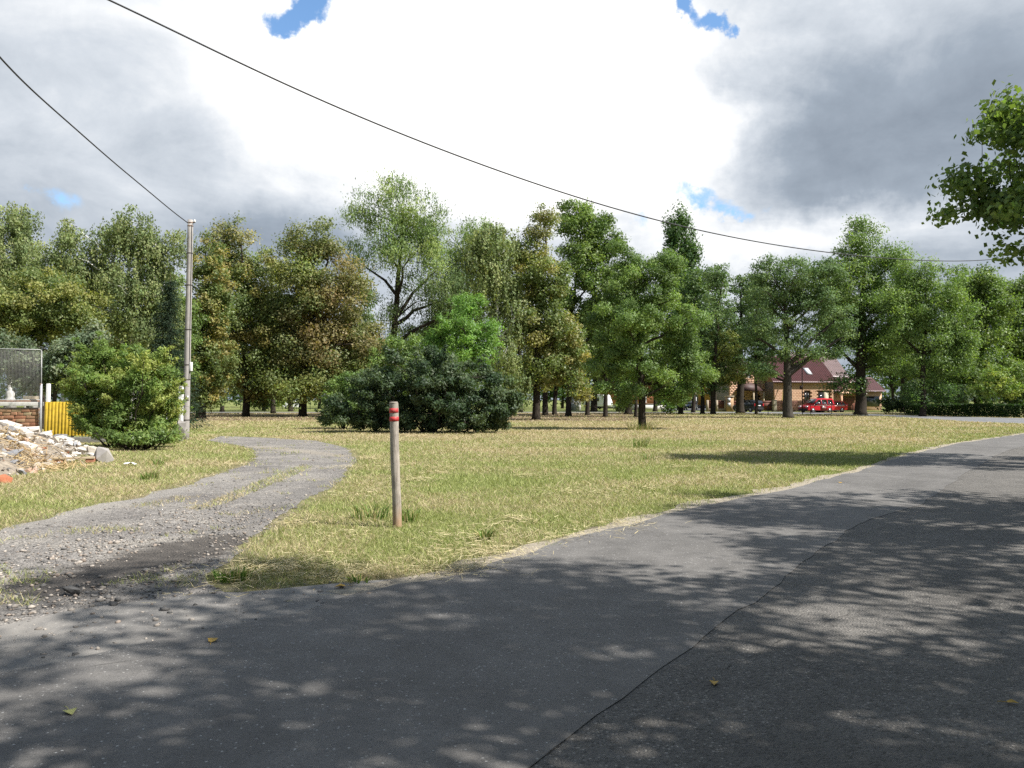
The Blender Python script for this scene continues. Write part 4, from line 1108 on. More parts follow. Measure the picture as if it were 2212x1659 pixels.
# --- backdrop beyond the road
for lab, bx, D, lb, pl in [
    ('far bushy tree seen between the lindens left of centre', 575, 140, [(570, 835, 45, 30), (600, 800, 45, 40)], 'green'),
    ('far bushy tree behind the trunk of the rusty-brown linden', 690, 145, [(690, 830, 55, 34), (720, 790, 55, 40)], 'deep'),
    ('far bushy tree behind the left flank of the dark bush', 800, 150, [(800, 810, 60, 45), (790, 760, 50, 45)], 'deep'),
    ('far bushy tree behind the right flank of the dark bush', 1110, 140, [(1110, 830, 50, 38), (1080, 800, 50, 45)], 'deep'),
    ('far bushy tree behind the yellow-green linden trunks', 1215, 150, [(1200, 830, 50, 38), (1235, 810, 40, 40)], 'deep'),
    ('far bushy tree right of the yellow house', 1565, 150, [(1570, 815, 40, 35), (1560, 780, 40, 45)], 'deep'),
    ('far tree closing the gap above the annex roof', 1930, 135, [(1935, 790, 60, 50), (1900, 760, 50, 50)], 'deep'),
    ('far tree closing the gap behind the clipped hedge', 2060, 130, [(2060, 830, 60, 34), (2050, 780, 60, 50)], 'deep'),
    ('far bushy tree behind the concrete pole', 420, 120, [(425, 830, 50, 40), (400, 790, 60, 45)], 'green'),
    ('far bushy tree behind the left-hand fence', 240, 110, [(240, 800, 70, 45), (170, 790, 70, 50)], 'deep')]:
    tree('far_tree', lab, bx, D, lb, 'broad', pl, 0.3, dens=1.0, group='trees far beyond the road', fork=0.25, limbs=7)
tree('wild_shrub', 'pale wild bush in front of the dark mesh fence', 570, 128, [(570, 866, 24, 16), (595, 868, 22, 13), (545, 868, 20, 13)], 'shrub', 'willow', .05, dens=1.1, cat='shrub', limbs=6)
for lab, bx, D, lb, pl in [
    ('leafy tree filling behind the two yellow lindens', 480, 108, [(480, 620, 45, 60), (470, 720, 50, 65), (490, 800, 55, 45)], 'olive'),
    ('leafy tree filling behind the half-bare linden', 570, 122, [(575, 690, 50, 60), (570, 770, 55, 55), (580, 820, 50, 35)], 'olive'),
    ('leafy tree filling between rusty-brown linden and willow', 770, 115, [(775, 640, 40, 50), (770, 720, 50, 55), (800, 790, 55, 50)], 'willowd'),
    ('leafy tree filling behind the young ash', 985, 118, [(960, 740, 60, 60), (1030, 690, 55, 60), (1000, 800, 70, 45)], 'willowd'),
    ('leafy tree filling between birch and yellow-green linden', 1125, 105, [(1120, 560, 34, 50), (1125, 650, 42, 60), (1120, 740, 45, 60), (1130, 810, 45, 40)], 'olive'),
    ('leafy tree filling behind the left shoulder of the lone ash', 1335, 112, [(1325, 620, 45, 50), (1330, 700, 50, 55), (1330, 790, 55, 40)], 'green'),
    ('leafy tree filling right of the columnar poplar', 1545, 116, [(1530, 620, 40, 45), (1540, 700, 45, 55), (1530, 780, 45, 45)], 'locust'),
    ('leafy tree filling between the slender locusts and the gnarled one', 1645, 128, [(1640, 650, 45, 45), (1650, 720, 45, 45)], 'locust'),
    ('leafy tree filling right behind the gnarled locust', 1790, 132, [(1785, 640, 50, 50), (1800, 700, 45, 40)], 'green'),
    ('leafy tree filling left of the round ash', 1950, 104, [(1950, 640, 48, 50), (1955, 730, 50, 60), (1960, 800, 50, 40)], 'ash'),
    ('leafy tree filling right of the round ash', 2085, 106, [(2075, 620, 45, 45), (2085, 700, 50, 60), (2080, 790, 55, 55)], 'ash'),
    ('leafy tree filling behind the tall birch', 200, 76, [(200, 640, 60, 60), (160, 700, 60, 60), (230, 740, 60, 50)], 'green')]:
    tree('second_row_tree', lab, bx, D, lb, 'broad', pl, 0.28, dens=0.8, group='leafy trees in the second row of the belt', fork=0.3, limbs=7)
# --- a wood closing the view beyond everything
r = np.random.default_rng(777); n = 52000
x = r.uniform(-190, 190, n); y = r.uniform(165, 195, n)
hh = 5.5 + 9.0 * fbm(x, x * 0 + 3, 16, 301) + 3.0 * (fbm(x, y, 5, 302) - .5)
z = hh * (1 - 0.75 * ((y - 180) / 15) ** 2) * r.random(n) ** 0.55
C = np.stack([x, y, z + .2], 1)
V = leaf_tris(C, r.uniform(.5, 1.0, n), r.uniform(.4, .8, n), r.normal(0, 1, (n, 3)), r.normal(0, .7, (n, 3)) + [0, -.4, .5])
cg = np.array(PAL['deep'] + PAL['green'])[(fbm(x, y, 9, 303) * 5.99).astype(int)] * r.uniform(.75, 1.3, (n, 1))
tag(obj('distant_wood', mesh_np('distant_wood', V, None, np.arange(3 * n).reshape(-1, 3), cg), 'leaf'), 'low distant woodland closing the horizon behind the houses', 'woodland', kind='stuff')
# --- bushes in the meadow and on the verge
tree('dark_bush', 'large dark glossy evergreen bush in the middle of the meadow', 930, 39.5,
     [(815, 850, 75, 55), (880, 830, 80, 68), (950, 835, 85, 72), (1020, 845, 75, 72), (1075, 860, 42, 58), (1000, 895, 100, 36), (870, 895, 100, 30), (1050, 905, 55, 30), (930, 780, 50, 25), (820, 908, 60, 20), (900, 917, 80, 18), (1000, 920, 80, 18), (1070, 917, 40, 20), (765, 872, 50, 42), (730, 890, 36, 28)],
     'shrub', 'dark', .09, dens=2.1, cat='bush', limbs=26, leaf=0.105, clump=0.36, nc=330, surf=0.33)
tree('green_bush', 'lighter green bush leaning on the left end of the dark one', 745, 44,
     [(745, 855, 48, 45), (720, 885, 34, 25), (775, 840, 35, 45), (770, 885, 45, 25), (735, 900, 45, 16)], 'shrub', 'ash', .07, dens=1.8, cat='bush', limbs=12, leaf=0.11, clump=0.4, nc=110)
tree('roadside_bush', 'yellow-green arching bush in front of the corrugated yellow sheet', 275, 27,
     [(245, 805, 75, 48), (195, 850, 52, 48), (315, 820, 60, 60), (270, 880, 95, 60), (345, 890, 42, 60), (310, 935, 70, 30), (225, 920, 45, 36), (200, 790, 40, 35), (212, 768, 24, 16), (290, 760, 26, 16), (345, 790, 24, 26), (350, 850, 20, 40), (180, 900, 30, 40), (350, 935, 40, 30)],
     'narrow', 'lime', .07, dens=3.2, cat='bush', limbs=30, leaf=0.088, clump=0.25, nc=360, surf=0.33)
tree('dark_creeper', 'dark leafy creeper covering the foot of the arching roadside bush', 300, 25.6, [(300, 950, 52, 18), (338, 945, 30, 22), (255, 945, 36, 18)], 'shrub', 'green', .04, dens=2.0, cat='bush', limbs=12, leaf=0.08, clump=0.2, nc=70)

# clipped hedge along the far road
hd = [tuple(A(x, 880, D)[:2]) for x, D in ((1965, 85), (2000, 82.5), (2094, 78), (2212, 73))] + [(56, 68)]
r = np.random.default_rng(400); Ps = []
for (x1, y1), (x2, y2) in zip(hd[:-1], hd[1:]):
    L_ = math.hypot(x2 - x1, y2 - y1); n = int(L_ * 1500); q = r.random(n)
    nx, ny = -(y2 - y1) / L_, (x2 - x1) / L_
    f = r.integers(0, 3, n); u = r.uniform(-.5, .5, n); zz_ = r.uniform(0.05, 1.1, n)
    u = np.where(f == 0, -.5, np.where(f == 1, .5, u)) + r.normal(0, .05, n); zz_ = np.where(f == 2, 1.12, zz_) + r.normal(0, .05, n)
    Ps.append(np.stack([x1 + (x2 - x1) * q + nx * u, y1 + (y2 - y1) * q + ny * u, np.maximum(zz_, 0.03)], 1))
P = np.concatenate(Ps); n = len(P)
hroot = empty('clipped_hedge', (hd[1][0], hd[1][1], 0))
V = leaf_quads(P - np.array([hd[1][0], hd[1][1], 0]), r.uniform(.1, .2, n), r.uniform(.06, .12, n), r.normal(0, 1, (n, 3)), r.normal(0, .7, (n, 3)) + [0, -.2, .5])
c = np.array(PAL['deep'])[r.integers(0, 3, n)] * r.uniform(.8, 1.6, (n, 1))
obj('foliage', mesh_np('foliage', V, np.arange(4 * n).reshape(-1, 4), None, c), 'leaf', hroot)
mb = MB()
for (x1, y1), (x2, y2) in zip(hd[:-1], hd[1:]):
    k = int(math.hypot(x2 - x1, y2 - y1) / 0.4)
    for q in range(k):
        a = np.array([x1 + (x2 - x1) * q / k - hd[1][0], y1 + (y2 - y1) * q / k - hd[1][1], 0])
        mb.tube([a, a + [r.normal(0, .1), r.normal(0, .1), .5], a + [r.normal(0, .2), r.normal(0, .2), 1.0]], [.02, .015, .006], 4, cap=False)
mb.build('stems', 'bark_dark', hroot)
tag(hroot, 'low clipped dark green hedge along the far road at right', 'hedge')

# --- roadside poplars on the right: one reaches into the picture, the others only shade the road
def poplar(label, x, y, lobes, nleaf, seed, clumps, leaf=0.085, twig=True, group='poplars along the right side of the road'):
    b = (x, y, 0.0)
    lb = [((cx, cy, cz), 0, (rx, ry, rz), 0) for cx, cy, cz, rx, ry, rz in lobes]
    r = np.random.default_rng(seed)
    C, S = [], []
    vol = np.array([l[3] * l[4] * l[5] for l in lobes]) ** 0.55
    for l, v in zip(lobes, vol):
        n = max(4, int(clumps * v / vol.sum()))
        d = r.normal(0, 1, (n, 3)); d /= np.linalg.norm(d, axis=1, keepdims=True)
        C.append(np.array(l[:3]) + d * r.random((n, 1)) ** 0.4 * np.array(l[3:])); S.append(r.uniform(.4, .8, n))
    C, S = np.concatenate(C), np.concatenate(S)
    pc = np.array(PAL['poplar']); K = pc[r.integers(0, 3, len(C))]
    root = empty('poplar_tree', b); bb = np.array(b)
    cm = crown_mesh(C - bb, S, K, 'poplar', nleaf, leaf, r, C.mean(0) - bb)
    obj('crown', cm, 'leaf', root)
    top = C[:, 2].max(); mb = MB()
    tp = np.array([[0, 0, -.1], [0, 0, .3], [.05, .03, 3], [.0, .1, 6], [.1, 0, top * .7], [0, 0, top * .97]]); rd = np.array([.42, .33, .27, .21, .13, .02])
    mb.tube(tp, rd, 10)
    nodes = [(tp[q], rd[q]) for q in (2, 3, 4)]
    far = fps(C, 22, r)
    for q in far:
        T_ = C[q] - bb; za = np.clip(T_[2] - np.hypot(T_[0], T_[1]) * r.uniform(.4, .8), 2.6, top * .9)
        p0 = np.array([0, 0, za]); P = bez(p0, T_, .08, 8, r, .05); R_ = (.03 + .012 * np.linalg.norm(T_ - p0)) * (1 - .85 * np.linspace(0, 1, 8))
        mb.tube(P, R_, 6, cap=False); nodes += [(P[z], R_[z]) for z in range(2, 8)]
    NP = np.array([q[0] for q in nodes])
    for q in range(len(C)):
        if q in far: continue
        T_ = C[q] - bb; z = int((np.linalg.norm(NP - T_, axis=1) + 1.2 * np.maximum(0, NP[:, 2] - T_[2])).argmin())
        mb.tube(bez(NP[z], T_, .06, 5, r, .06), .016 * (1 - .7 * np.linspace(0, 1, 5)), 4, cap=False)
    mb.build('trunk', 'bark_grey', root, smooth=True)
    tag(root, label, 'tree', group)
    return root
poplar('leafy poplar branch mass entering at the upper right picture edge', 17.0, 18.6,
       [(13.6, 20.0, 7.25, 2.5, 2.0, 1.0), (13.0, 20.3, 6.2, 1.9, 1.6, 0.75), (13.6, 19.8, 8.1, 2.5, 1.9, 0.85), (14.3, 19.8, 5.4, 1.9, 1.5, 0.8), 
        (15.0, 19.4, 7.2, 2.6, 2.4, 2.0), (18.0, 18.6, 9.3, 3.5, 3.4, 3.4), (18.2, 18.4, 12.6, 2.6, 2.6, 2.2)], 40000, 501, 190, 0.14)
poplar('roadside poplar beside the camera, outside the picture, shading the near road', 7.6, 2.2,
       [(6.6, 2.6, 6.6, 3.2, 3.0, 1.6), (7.4, 1.8, 8.6, 3.6, 3.4, 2.0), (8.2, 2.6, 10.8, 2.8, 2.8, 2.0), (5.4, 0.8, 6.4, 2.2, 2.2, 1.3), (9.6, 1.2, 7.5, 2.6, 2.6, 2.4), (7.0, -1.2, 7.6, 2.6, 2.2, 1.8), (4.0, 0.7, 7.2, 2.0, 1.5, 1.2)], 33000, 502, 300, 0.13)
poplar('roadside poplar behind the camera, outside the picture, shading the near left road', 2.6, -4.4,
       [(2.6, -3.0, 6.8, 3.2, 2.4, 1.6), (1.6, -3.9, 8.8, 3.2, 2.8, 2.0), (3.2, -4.5, 10.8, 2.6, 2.6, 2.0), (4.6, -3.4, 7.4, 2.4, 2.4, 1.8), (0.0, -3.7, 7.2, 2.2, 2.2, 1.4)], 34000, 503, 310, 0.13)
poplar('roadside poplar between the near one and the visible one, outside the picture', 12.4, 8.6,
       [(12.0, 8.4, 7.4, 2.4, 2.6, 1.8), (12.6, 8.8, 9.4, 2.6, 2.8, 2.0), (11.2, 6.8, 8.2, 2.0, 2.0, 1.5), (13.4, 9.6, 7.4, 2.4, 2.2, 1.9), (11.2, 5.4, 8.0, 2.0, 1.8, 1.3)], 18000, 504, 130, 0.13)

def copy_tree(o, x, y, rz, label):
    c = o.copy(); COL.objects.link(c); c.location = (x, y, 0); c.rotation_euler = (0, 0, rz); c['label'] = label
    for ch in o.children:
        d = ch.copy(); COL.objects.link(d); d.parent = c
row = [o for o in bpy.data.objects if o.get('group') == 'poplars along the right side of the road' and 'beside the camera' in o['label']][0]  # copied below as extra unseen trees, added to block skylight and deepen the shade
copy_tree(row, 13.5, -3.0, 2.0, 'added unseen poplar right of the camera, blocking skylight')
copy_tree(row, 20.5, 5.5, 4.0, 'added unseen poplar beyond the right picture edge, blocking skylight')
copy_tree(row, 6.0, -11.0, 5.0, 'added unseen poplar well behind the camera, blocking skylight')

# ------------------------------------------------------------------ wooden marker post
pb = G(858, 1139); Dp = pb[1]
root = empty('marker_post', (pb[0], pb[1], 0))
root.rotation_euler = (0.012, -0.030, 0)
H = 1.575
r = np.random.default_rng(3)
mb = MB(); zs = np.linspace(-0.12, H - 0.012, 26)
mb.tube(np.stack([0.003 * np.sin(zs * 5), 0.003 * np.cos(zs * 4), zs], 1), np.concatenate([0.0555 + 0.0012 * np.sin(zs[:-1] * 9), [0.054]]), 20, cap=False)
mb.build('timber', 'post_wood', root, smooth=True)
MB().lathe([(0.0555, H - 0.0125), (0.052, H - 0.002), (0.047, H + 0.002), (0.02, H + 0.003)], n=20).build('top', 'post_wood', root)
for z0, z1 in ((H - 0.136, H - 0.077), (H - 0.240, H - 0.184)):
    MB().lathe([(0.0540, z0), (0.0583, z0 + 0.001), (0.0583, z1 - 0.001), (0.0540, z1)], n=24).build('red_band', 'red_paint', root, smooth=True)
tag(root, 'weathered round wooden post with two red bands at the verge', 'post')

# ------------------------------------------------------------------ concrete power pole and cables
YP = 32.3
b0, b1 = A(401, 950, YP), A(411.5, 475, YP); b0[2] = 0
root = empty('power_pole', b0); dv = (b1 - b0)
def pp(z): return dv * (z / dv[2])
mb = MB(); zz_ = np.linspace(-0.2, dv[2], 14)
mb.tube(np.array([pp(z) for z in zz_]), np.linspace(0.135, 0.105, 14), 18)
mb.build('shaft', 'concrete', root, smooth=True)
for dy in (547, 616, 712, 788, 820, 907):
    z = A(405, dy, YP)[2]; c = pp(z); rad = 0.135 - 0.03 * z / dv[2]
    MB().lathe([(rad - .01, z - .02), (rad + .007, z - .02), (rad + .007, z + .02), (rad - .01, z + .02)], (c[0], c[1], 0), 18).build('steel_band', 'iron_band', root)
for z in (dv[2] - 0.12, dv[2] - 0.25):
    c = pp(z); MB().lathe([(.09, z - .015), (.118, z - .015), (.118, z + .015), (.09, z + .015)], (c[0], c[1], 0), 16).build('clamp_ring', 'rusty_steel', root)
c = pp(A(405, 792, YP)[2]); MB().box((c[0] + 0.16, c[1] - 0.02, c[2]), (0.09, 0.12, 0.36)).build('cable_box', 'white_paint', root, bevel=0.01)
c = pp(A(405, 860, YP)[2]); MB().box((c[0] + 0.085, c[1] - 0.10, c[2]), (0.10, 0.012, 0.2), Matrix.Rotation(0.7, 3, 'Z')).build('plate', 'galvanised', root)
c = pp(dv[2] - 0.12)
MB().bar((c[0] - .11, c[1] - .02, c[2]), (c[0] + .2, c[1] - .02, c[2] + .01), .035).build('bracket', 'rusty_steel', root)
MB().lathe([(.02, 0), (.045, .01), (.03, .04), (.045, .07), (.025, .1), (.01, .11)], (c[0] + .18, c[1] - .02, c[2] + .02), 10).build('insulator', 'white_paint', root, smooth=True)
MB().tube(np.array([pp(z) + np.array([.125 - .03 * z / dv[2], -.075, 0]) for z in np.linspace(2.4, dv[2] - .2, 8)]), .012, 5).build('down_wire', 'cable', root)
tag(root, 'grey concrete power pole with steel bands beside the roadside bush', 'pole')

def cable(name, label, pts, rad):
    P = np.array(pts, float); k = np.arange(len(P)); kk = np.linspace(0, len(P) - 1, 90)
    cs = np.stack([np.interp(kk, k, P[:, q]) for q in range(3)], 1)
    for _ in range(60): cs[1:-1] = cs[1:-1] * 0.5 + (cs[:-2] + cs[2:]) * 0.25
    mb = MB(); mb.tube(cs, rad, 6)
    tag(mb.build(name, 'cable', smooth=True), label, 'cable', 'overhead cables')
def side_pole(label, x, y, h):
    root = empty('power_pole', (x, y, 0))
    MB().tube([[0, 0, -.2], [0, 0, h * .5], [0, 0, h]], [.14, .12, .105], 14).build('shaft', 'concrete', root, smooth=True)
    MB().lathe([(.09, h - .14), (.118, h - .14), (.118, h - .1), (.09, h - .1)], n=14).build('clamp_ring', 'rusty_steel', root)
    tag(root, label, 'pole')
# short cable from the visible pole towards the left foreground
tip = b0 + pp(dv[2] - 0.12)
P = [tip + np.array([-0.1, -0.05, 0])]
for dx, dy, Y in ((370, 455, 30.0), (320, 412, 27.4), (240, 347, 24.0), (160, 275, 21.0), (80, 206, 18.2), (0, 130, 16.0)):
    P.append(A(dx, dy, Y))
P += [np.array([-8.75, 11.5, 8.15]), np.array([-8.1, 8.0, 8.75])]
cable('overhead_cable', 'dark cable rising from the concrete pole top to the left picture edge', P, 0.019)
side_pole('concrete pole outside the left picture edge carrying the short cable', -8.1, 8.0, 8.85)
# long cable crossing the whole sky
def on_plane(dx, dy, a=np.array([-6.4, 12.9]), d=np.array([22.0, 15.7])):
    q = ray(dx, dy); s = q[0] / q[1]
    t = (s * a[1] - a[0]) / (d[0] - s * d[1]); Y = a[1] + d[1] * t
    return A(dx, dy, Y)
P = [np.array([-13.0, 8.2, 9.6])]
for dx, dy in ((100, -73), (245, 0), (420, 90), (640, 200), (860, 290), (1060, 367), (1250, 431), (1420, 482), (1600, 522), (1780, 549), (1940, 563), (2050, 567), (2140, 565), (2212, 560)):
    P.append(on_plane(dx, dy))
P += [np.array([27.0, 36.7, 9.0])]
cable('overhead_cable', 'long dark cable sagging across the whole sky', P, 0.015)
side_pole('concrete pole outside the left picture edge carrying the long cable', -13.0, 8.2, 9.7)
side_pole('concrete pole outside the right picture edge carrying the long cable', 27.0, 36.7, 9.1)

# ------------------------------------------------------------------ left yard: wall, mesh, fence, yellow sheet
YW = 30.0
def X_(d, Y=YW): return (d - CX) / F * Y
def Z_(y, Y=YW): return A(CX, y, Y)[2]
wr = X_(84)
root = empty('brick_wall', (wr, YW, 0))
zt = Z_(877)
MB().box((-2.0, 0.15, zt / 2 - 0.03), (3.96, 0.24, zt - 0.06)).build('mortar_core', 'mortar', root)
r = np.random.default_rng(9); bricks = []
for q in range(6):
    L_ = (0.40, 0.30, 0.44, 0.36, 0.22, 0.48)[q]
    mb = MB(); mb.box((0, 0, 0), (L_, 0.12, 0.112)); me_o = mb.build('brick', 'brick', root, bevel=0.008)
    bricks.append((L_, me_o.data)); bpy.data.objects.remove(me_o)
z = 0.06; row = 0
while z < zt - 0.05:
    x = -0.02
    while x > -3.7:
        L_, me = bricks[int(r.integers(6))]
        obj('brick', me, None, root, loc=(x - L_ / 2, 0.055 + r.uniform(-0.018, 0.012), z + r.uniform(-.006, .006)), rot=(r.normal(0, .02), r.normal(0, .02), r.normal(0, .02)))
        x -= L_ + r.uniform(0.008, 0.024)
    z += 0.128; row += 1
tag(root, 'rough brick wall behind the rubble at the left edge', 'wall')
tag(MB().box((0, 0, 0), (3.9, 0.36, 0.15)).build('concrete_slab', 'white_rough', bevel=0.012, loc=(wr - 1.93, YW + 0.12, zt + 0.075)),
    'pale concrete slab lying on top of the brick wall', 'slab')
root = empty('wire_mesh_panel', (wr, YW, zt + 0.15)); zb = zt + 0.15
MB().box((-1.95, .1, .03), (3.95, .06, .055)).build('bottom_angle', 'rusty_steel', root)
w0, w1, h0, h1 = -3.95, 0.03, 0.08, Z_(755) - zb
mb = MB()
for a, b in (((w0, h0), (w1, h0)), ((w0, h1 + .08), (w1 - .06, h1)), ((w1, h0), (w1, h1 - .05)), ((w1 - .06, h1), (w1, h1 - .05))):
    mb.tube([[a[0], .1, a[1]], [b[0], .1, b[1]]], .017, 8)
mb.build('frame', 'galvanised', root)
mb = MB()
x = w0 + .03
while x < w1 - .01:
    mb.bar((x, .1, h0), (x, .1, h1 + .06 * (w1 - x) / 4), .008); x += 0.052
z = h0 + .03
while z < h1:
    mb.bar((w0, .105, z + .03), (w1, .105, z), .008); z += 0.046
tag(mb.build('wire_mesh', 'mesh_wire', root), kind='stuff')
tag(root, 'grey wire mesh panel in a rusty frame above the brick wall', 'mesh panel')
root = empty('steel_post', (X_(90), YW - 0.05, 0))
MB().tube([[0, 0, -.1], [0, 0, 1.2], [.01, 0, 2.2]], .042, 10).build('tube', 'grey_steel', root, smooth=True)
MB().lathe([(.046, 2.15), (.046, 2.2), (.02, 2.215)], n=10).build('cap', 'rusty_steel', root)
tag(root, 'grey steel tube post at the right end of the brick wall', 'post')
root = empty('fence_post', (X_(99.5), YW + 0.1, 0))
MB().box((0, 0, 1.05), (.115, .115, 2.3)).build('shaft', 'white_paint', root, bevel=0.01); root.rotation_euler = (0, 0.015, 0)
MB().box((0, 0, 2.205), (.10, .10, .02)).build('cap', 'white_rough', root)
tag(root, 'white square fence post left of the corrugated yellow sheet', 'post')
# corrugated sheet
root = empty('corrugated_sheet', (X_(97), YW - 0.06, 0))
nx = 140; xs = np.linspace(0, 2.15, nx); yy = 0.015 * np.cos(xs / 0.128 * 2 * pi)
zlo, zhi = Z_(941), Z_(868)
zl = zlo + 0.05 * np.exp(-xs * 2); V = np.concatenate([np.stack([xs + .05 * 0, yy, zl], 1), np.stack([xs + .04, yy, np.full(nx, zhi)], 1),
                    np.stack([xs, yy + .006, zl], 1), np.stack([xs + .04, yy + .006, np.full(nx, zhi)], 1)])
i = np.arange(nx - 1)
Q = np.concatenate([np.stack([i, i + 1, nx + i + 1, nx + i], 1), np.stack([3 * nx + i, 3 * nx + i + 1, 2 * nx + i + 1, 2 * nx + i], 1), np.stack([nx + i, nx + i + 1, 3 * nx + i + 1, 3 * nx + i], 1)])
obj('sheet', mesh_np('sheet', V, Q, smooth=True), 'yellow_sheet', root)
MB().bar((0.0, .07, zlo + .25), (2.15, .07, zlo + .25), .05).bar((0, .07, zhi - .2), (2.15, .07, zhi - .2), .05).build('rail', 'timber', root)
for x in (1.0, 2.05): MB().box((x, .14, zhi / 2 - .02), (.09, .09, zhi + .04)).build('back_post', 'timber', root)
tag(root, 'corrugated yellow fence sheet half hidden by the roadside bush', 'fence')
tag(MB().box((0, 0, .09), (2.2, .2, .26)).build('gap_filler', 'concrete_dark', loc=(X_(97) + 1.2, YW + 0.02, 0), bevel=.02), 'added dark kerb under the corrugated yellow sheet', 'filler')  # dark strip added in place of the shaded gap below the sheet
# fence posts further back
root = empty('back_fence', (X_(136, 36), 36, 0))
for k, dx in enumerate((136, 66, 84, 30)):
    x = X_(dx, 36) - X_(136, 36)
    MB().box((x, 0, 1.06), (.10, .10, 2.12 + (0.1 if k == 1 else 0))).build('post', 'white_rough', root)
MB().bar((X_(20, 36) - X_(136, 36), -.07, 1.98), (1.2, -.07, 1.9), .03).build('rail', 'galvanised', root)
tag(root, 'low fence with whitish posts behind the wire mesh', 'fence')
root = empty('garden_ornament', (X_(22, 33), 33, 0))
MB().box((0, 0, .75), (.34, .34, 1.5)).build('pedestal', 'concrete_dark', root, bevel=.02)
MB().lathe([(.24, 1.5), (.20, 1.62), (.14, 1.72), (.17, 1.85), (.13, 1.95), (.06, 2.0), (.09, 2.06), (.02, 2.12)], n=12).build('figure', 'white_rough', root, smooth=True)
tag(root, 'pale garden figure on a pedestal seen through the wire mesh', 'ornament')
root = empty('planter_box', (X_(67, 33), 33, 0))
MB().box((0, 0, 1.62), (.5, .3, .27)).build('trough', 'pale_panel', root, bevel=.01)
for x in (-.18, .18): MB().box((x, 0, .74), (.08, .26, 1.49)).build('leg', 'concrete_dark', root)
tag(root, 'tan planter trough on legs seen through the wire mesh', 'planter')
# gate posts beside the pole
for dx, h, lab in ((391, 2.12, 'white square gate post close to the concrete power pole'), (356, 2.05, 'white gate post mostly hidden inside the roadside bush')):
    root = empty('gate_post', (X_(dx, 31.6), 31.6, 0))
    MB().box((0, 0, h / 2 - .05), (.15, .15, h + .1)).build('shaft', 'white_paint', root, bevel=.012)
    MB().box((0, -.03, h + .012), (.17, .17, .025)).build('cap', 'white_rough', root)
    tag(root, lab, 'post')
tag(obj('concrete_footing', chunk_mesh('concrete_footing', (.42, .4, 1.0), 44), 'concrete', loc=(X_(395, 31.1), 31.1, .36)), 'rounded concrete lump at the foot of the white gate post', 'footing')

# ------------------------------------------------------------------ rubble pile
MR = np.array([5.0, 7.0])
def mound(x, y):
    q = mound_q(x, y)
    h = 0.98 * np.clip(1 - q, 0, 1) ** 0.85
    return h + (fbm(x, y, 0.9, 91) - 0.5) * 0.30 * np.clip(1.05 - q, 0, 1) - 0.03 * (q > 1)
root = empty('rubble_pile', (MC[0], MC[1], 0))
n = 70; gx_, gy_ = np.meshgrid(np.linspace(-7.2, 7.2, n), np.linspace(-8.2, 8.2, n))
gz_ = mound(gx_ + MC[0], gy_ + MC[1])
i = np.arange(n - 1)[:, None] * n; j = np.arange(n - 1)[None]
Q = np.stack([i + j, i + j + 1, i + n + j + 1, i + n + j], -1).reshape(-1, 4)
obj('soil_mound', mesh_np('soil_mound', np.stack([gx_.ravel(), gy_.ravel(), gz_.ravel() - .02], 1), Q, smooth=True), 'soil', root)
plain('chunk_white', (0.54, 0.50, 0.455), 0.9, 0.15, 7, bmp=.01); plain('chunk_pale', (0.42, 0.37, 0.31), 0.9, 0.2, 7, bmp=.02)
plain('chunk_grey', (0.26, 0.26, 0.27), 0.9, 0.2, 7, bmp=.02); plain('chunk_pink', (0.50, 0.34, 0.26), 0.9, 0.2, 7, bmp=.02); plain('chunk_brick', (0.34, 0.12, 0.06), 0.9, 0.2, 9, bmp=.01)
r = np.random.default_rng(21)
shapes = {m_: [chunk_mesh('concrete_chunk', s, 60 + k * 7 + q) for q, s in enumerate(((1, .8, .6), (1, .55, .35), (.9, .9, .5), (1.2, .5, .5)))] for k, m_ in enumerate(('chunk_white', 'chunk_pale', 'chunk_grey', 'chunk_pink', 'chunk_brick'))}
for m_, l in shapes.items():
    for me in l: me.materials.append(MATS[m_])
placed = 0
while placed < 288:
    x, y = r.uniform(-17, -8.5), r.uniform(13.5, 27)
    if mound_q(np.array([x]), np.array([y]))[0] > 1.12 or x < -0.68 * y: continue
    front = y < 18.5
    m_ = r.choice(['chunk_white', 'chunk_pale', 'chunk_grey', 'chunk_pink', 'chunk_brick'], p=[.22, .32, .3, .12, .04] if front else [.46, .30, .08, .13, .03])
    s = float(np.clip(r.gamma(2.6, 0.06), .07, .42)) * (0.85 if front else 1.15)
    o = obj('brick_fragment' if m_ == 'chunk_brick' else 'concrete_chunk', shapes[m_][int(r.integers(4))], None, root,
            loc=(x - MC[0], y - MC[1], max(mound(np.array([x]), np.array([y]))[0], 0) + s * .14), rot=tuple(r.uniform(-.5, .5, 2)) + (r.uniform(0, 6.3),))
    o.scale = (s, s, s); placed += 1
for dx, dy, Y, s, m_, rt in ((20, 925, 22.5, .62, 'chunk_white', .5), (45, 935, 22, .55, 'chunk_white', .9), (60, 968, 20, .5, 'chunk_white', .7), (195, 950, 24, .46, 'chunk_pale', .1), (205, 975, 21.2, .52, 'chunk_white', 1.0),
                             (140, 925, 24, .5, 'chunk_white', .3), (8, 1030, 15.6, .34, 'chunk_brick', .6), (148, 955, 22, .36, 'chunk_white', 2.0), (28, 985, 18.3, .4, 'chunk_grey', .1)):
    p = A(dx, dy, Y); p[2] = max(mound(np.array([p[0]]), np.array([p[1]]))[0], 0) + s * .2
    o = obj('brick_fragment' if m_ == 'chunk_brick' else 'concrete_chunk', shapes[m_][1 if m_ == 'chunk_white' else 2], None, root, loc=(p[0] - MC[0], p[1] - MC[1], p[2]), rot=(.35, .3, rt)); o.scale = (s, s, s)
q_ = np.stack([r.uniform(-18, -8, 6000), r.uniform(13, 27, 6000)], 1); q_ = q_[mound_q(q_[:, 0], q_[:, 1]) < 1.1][:2400]; nq = len(q_)
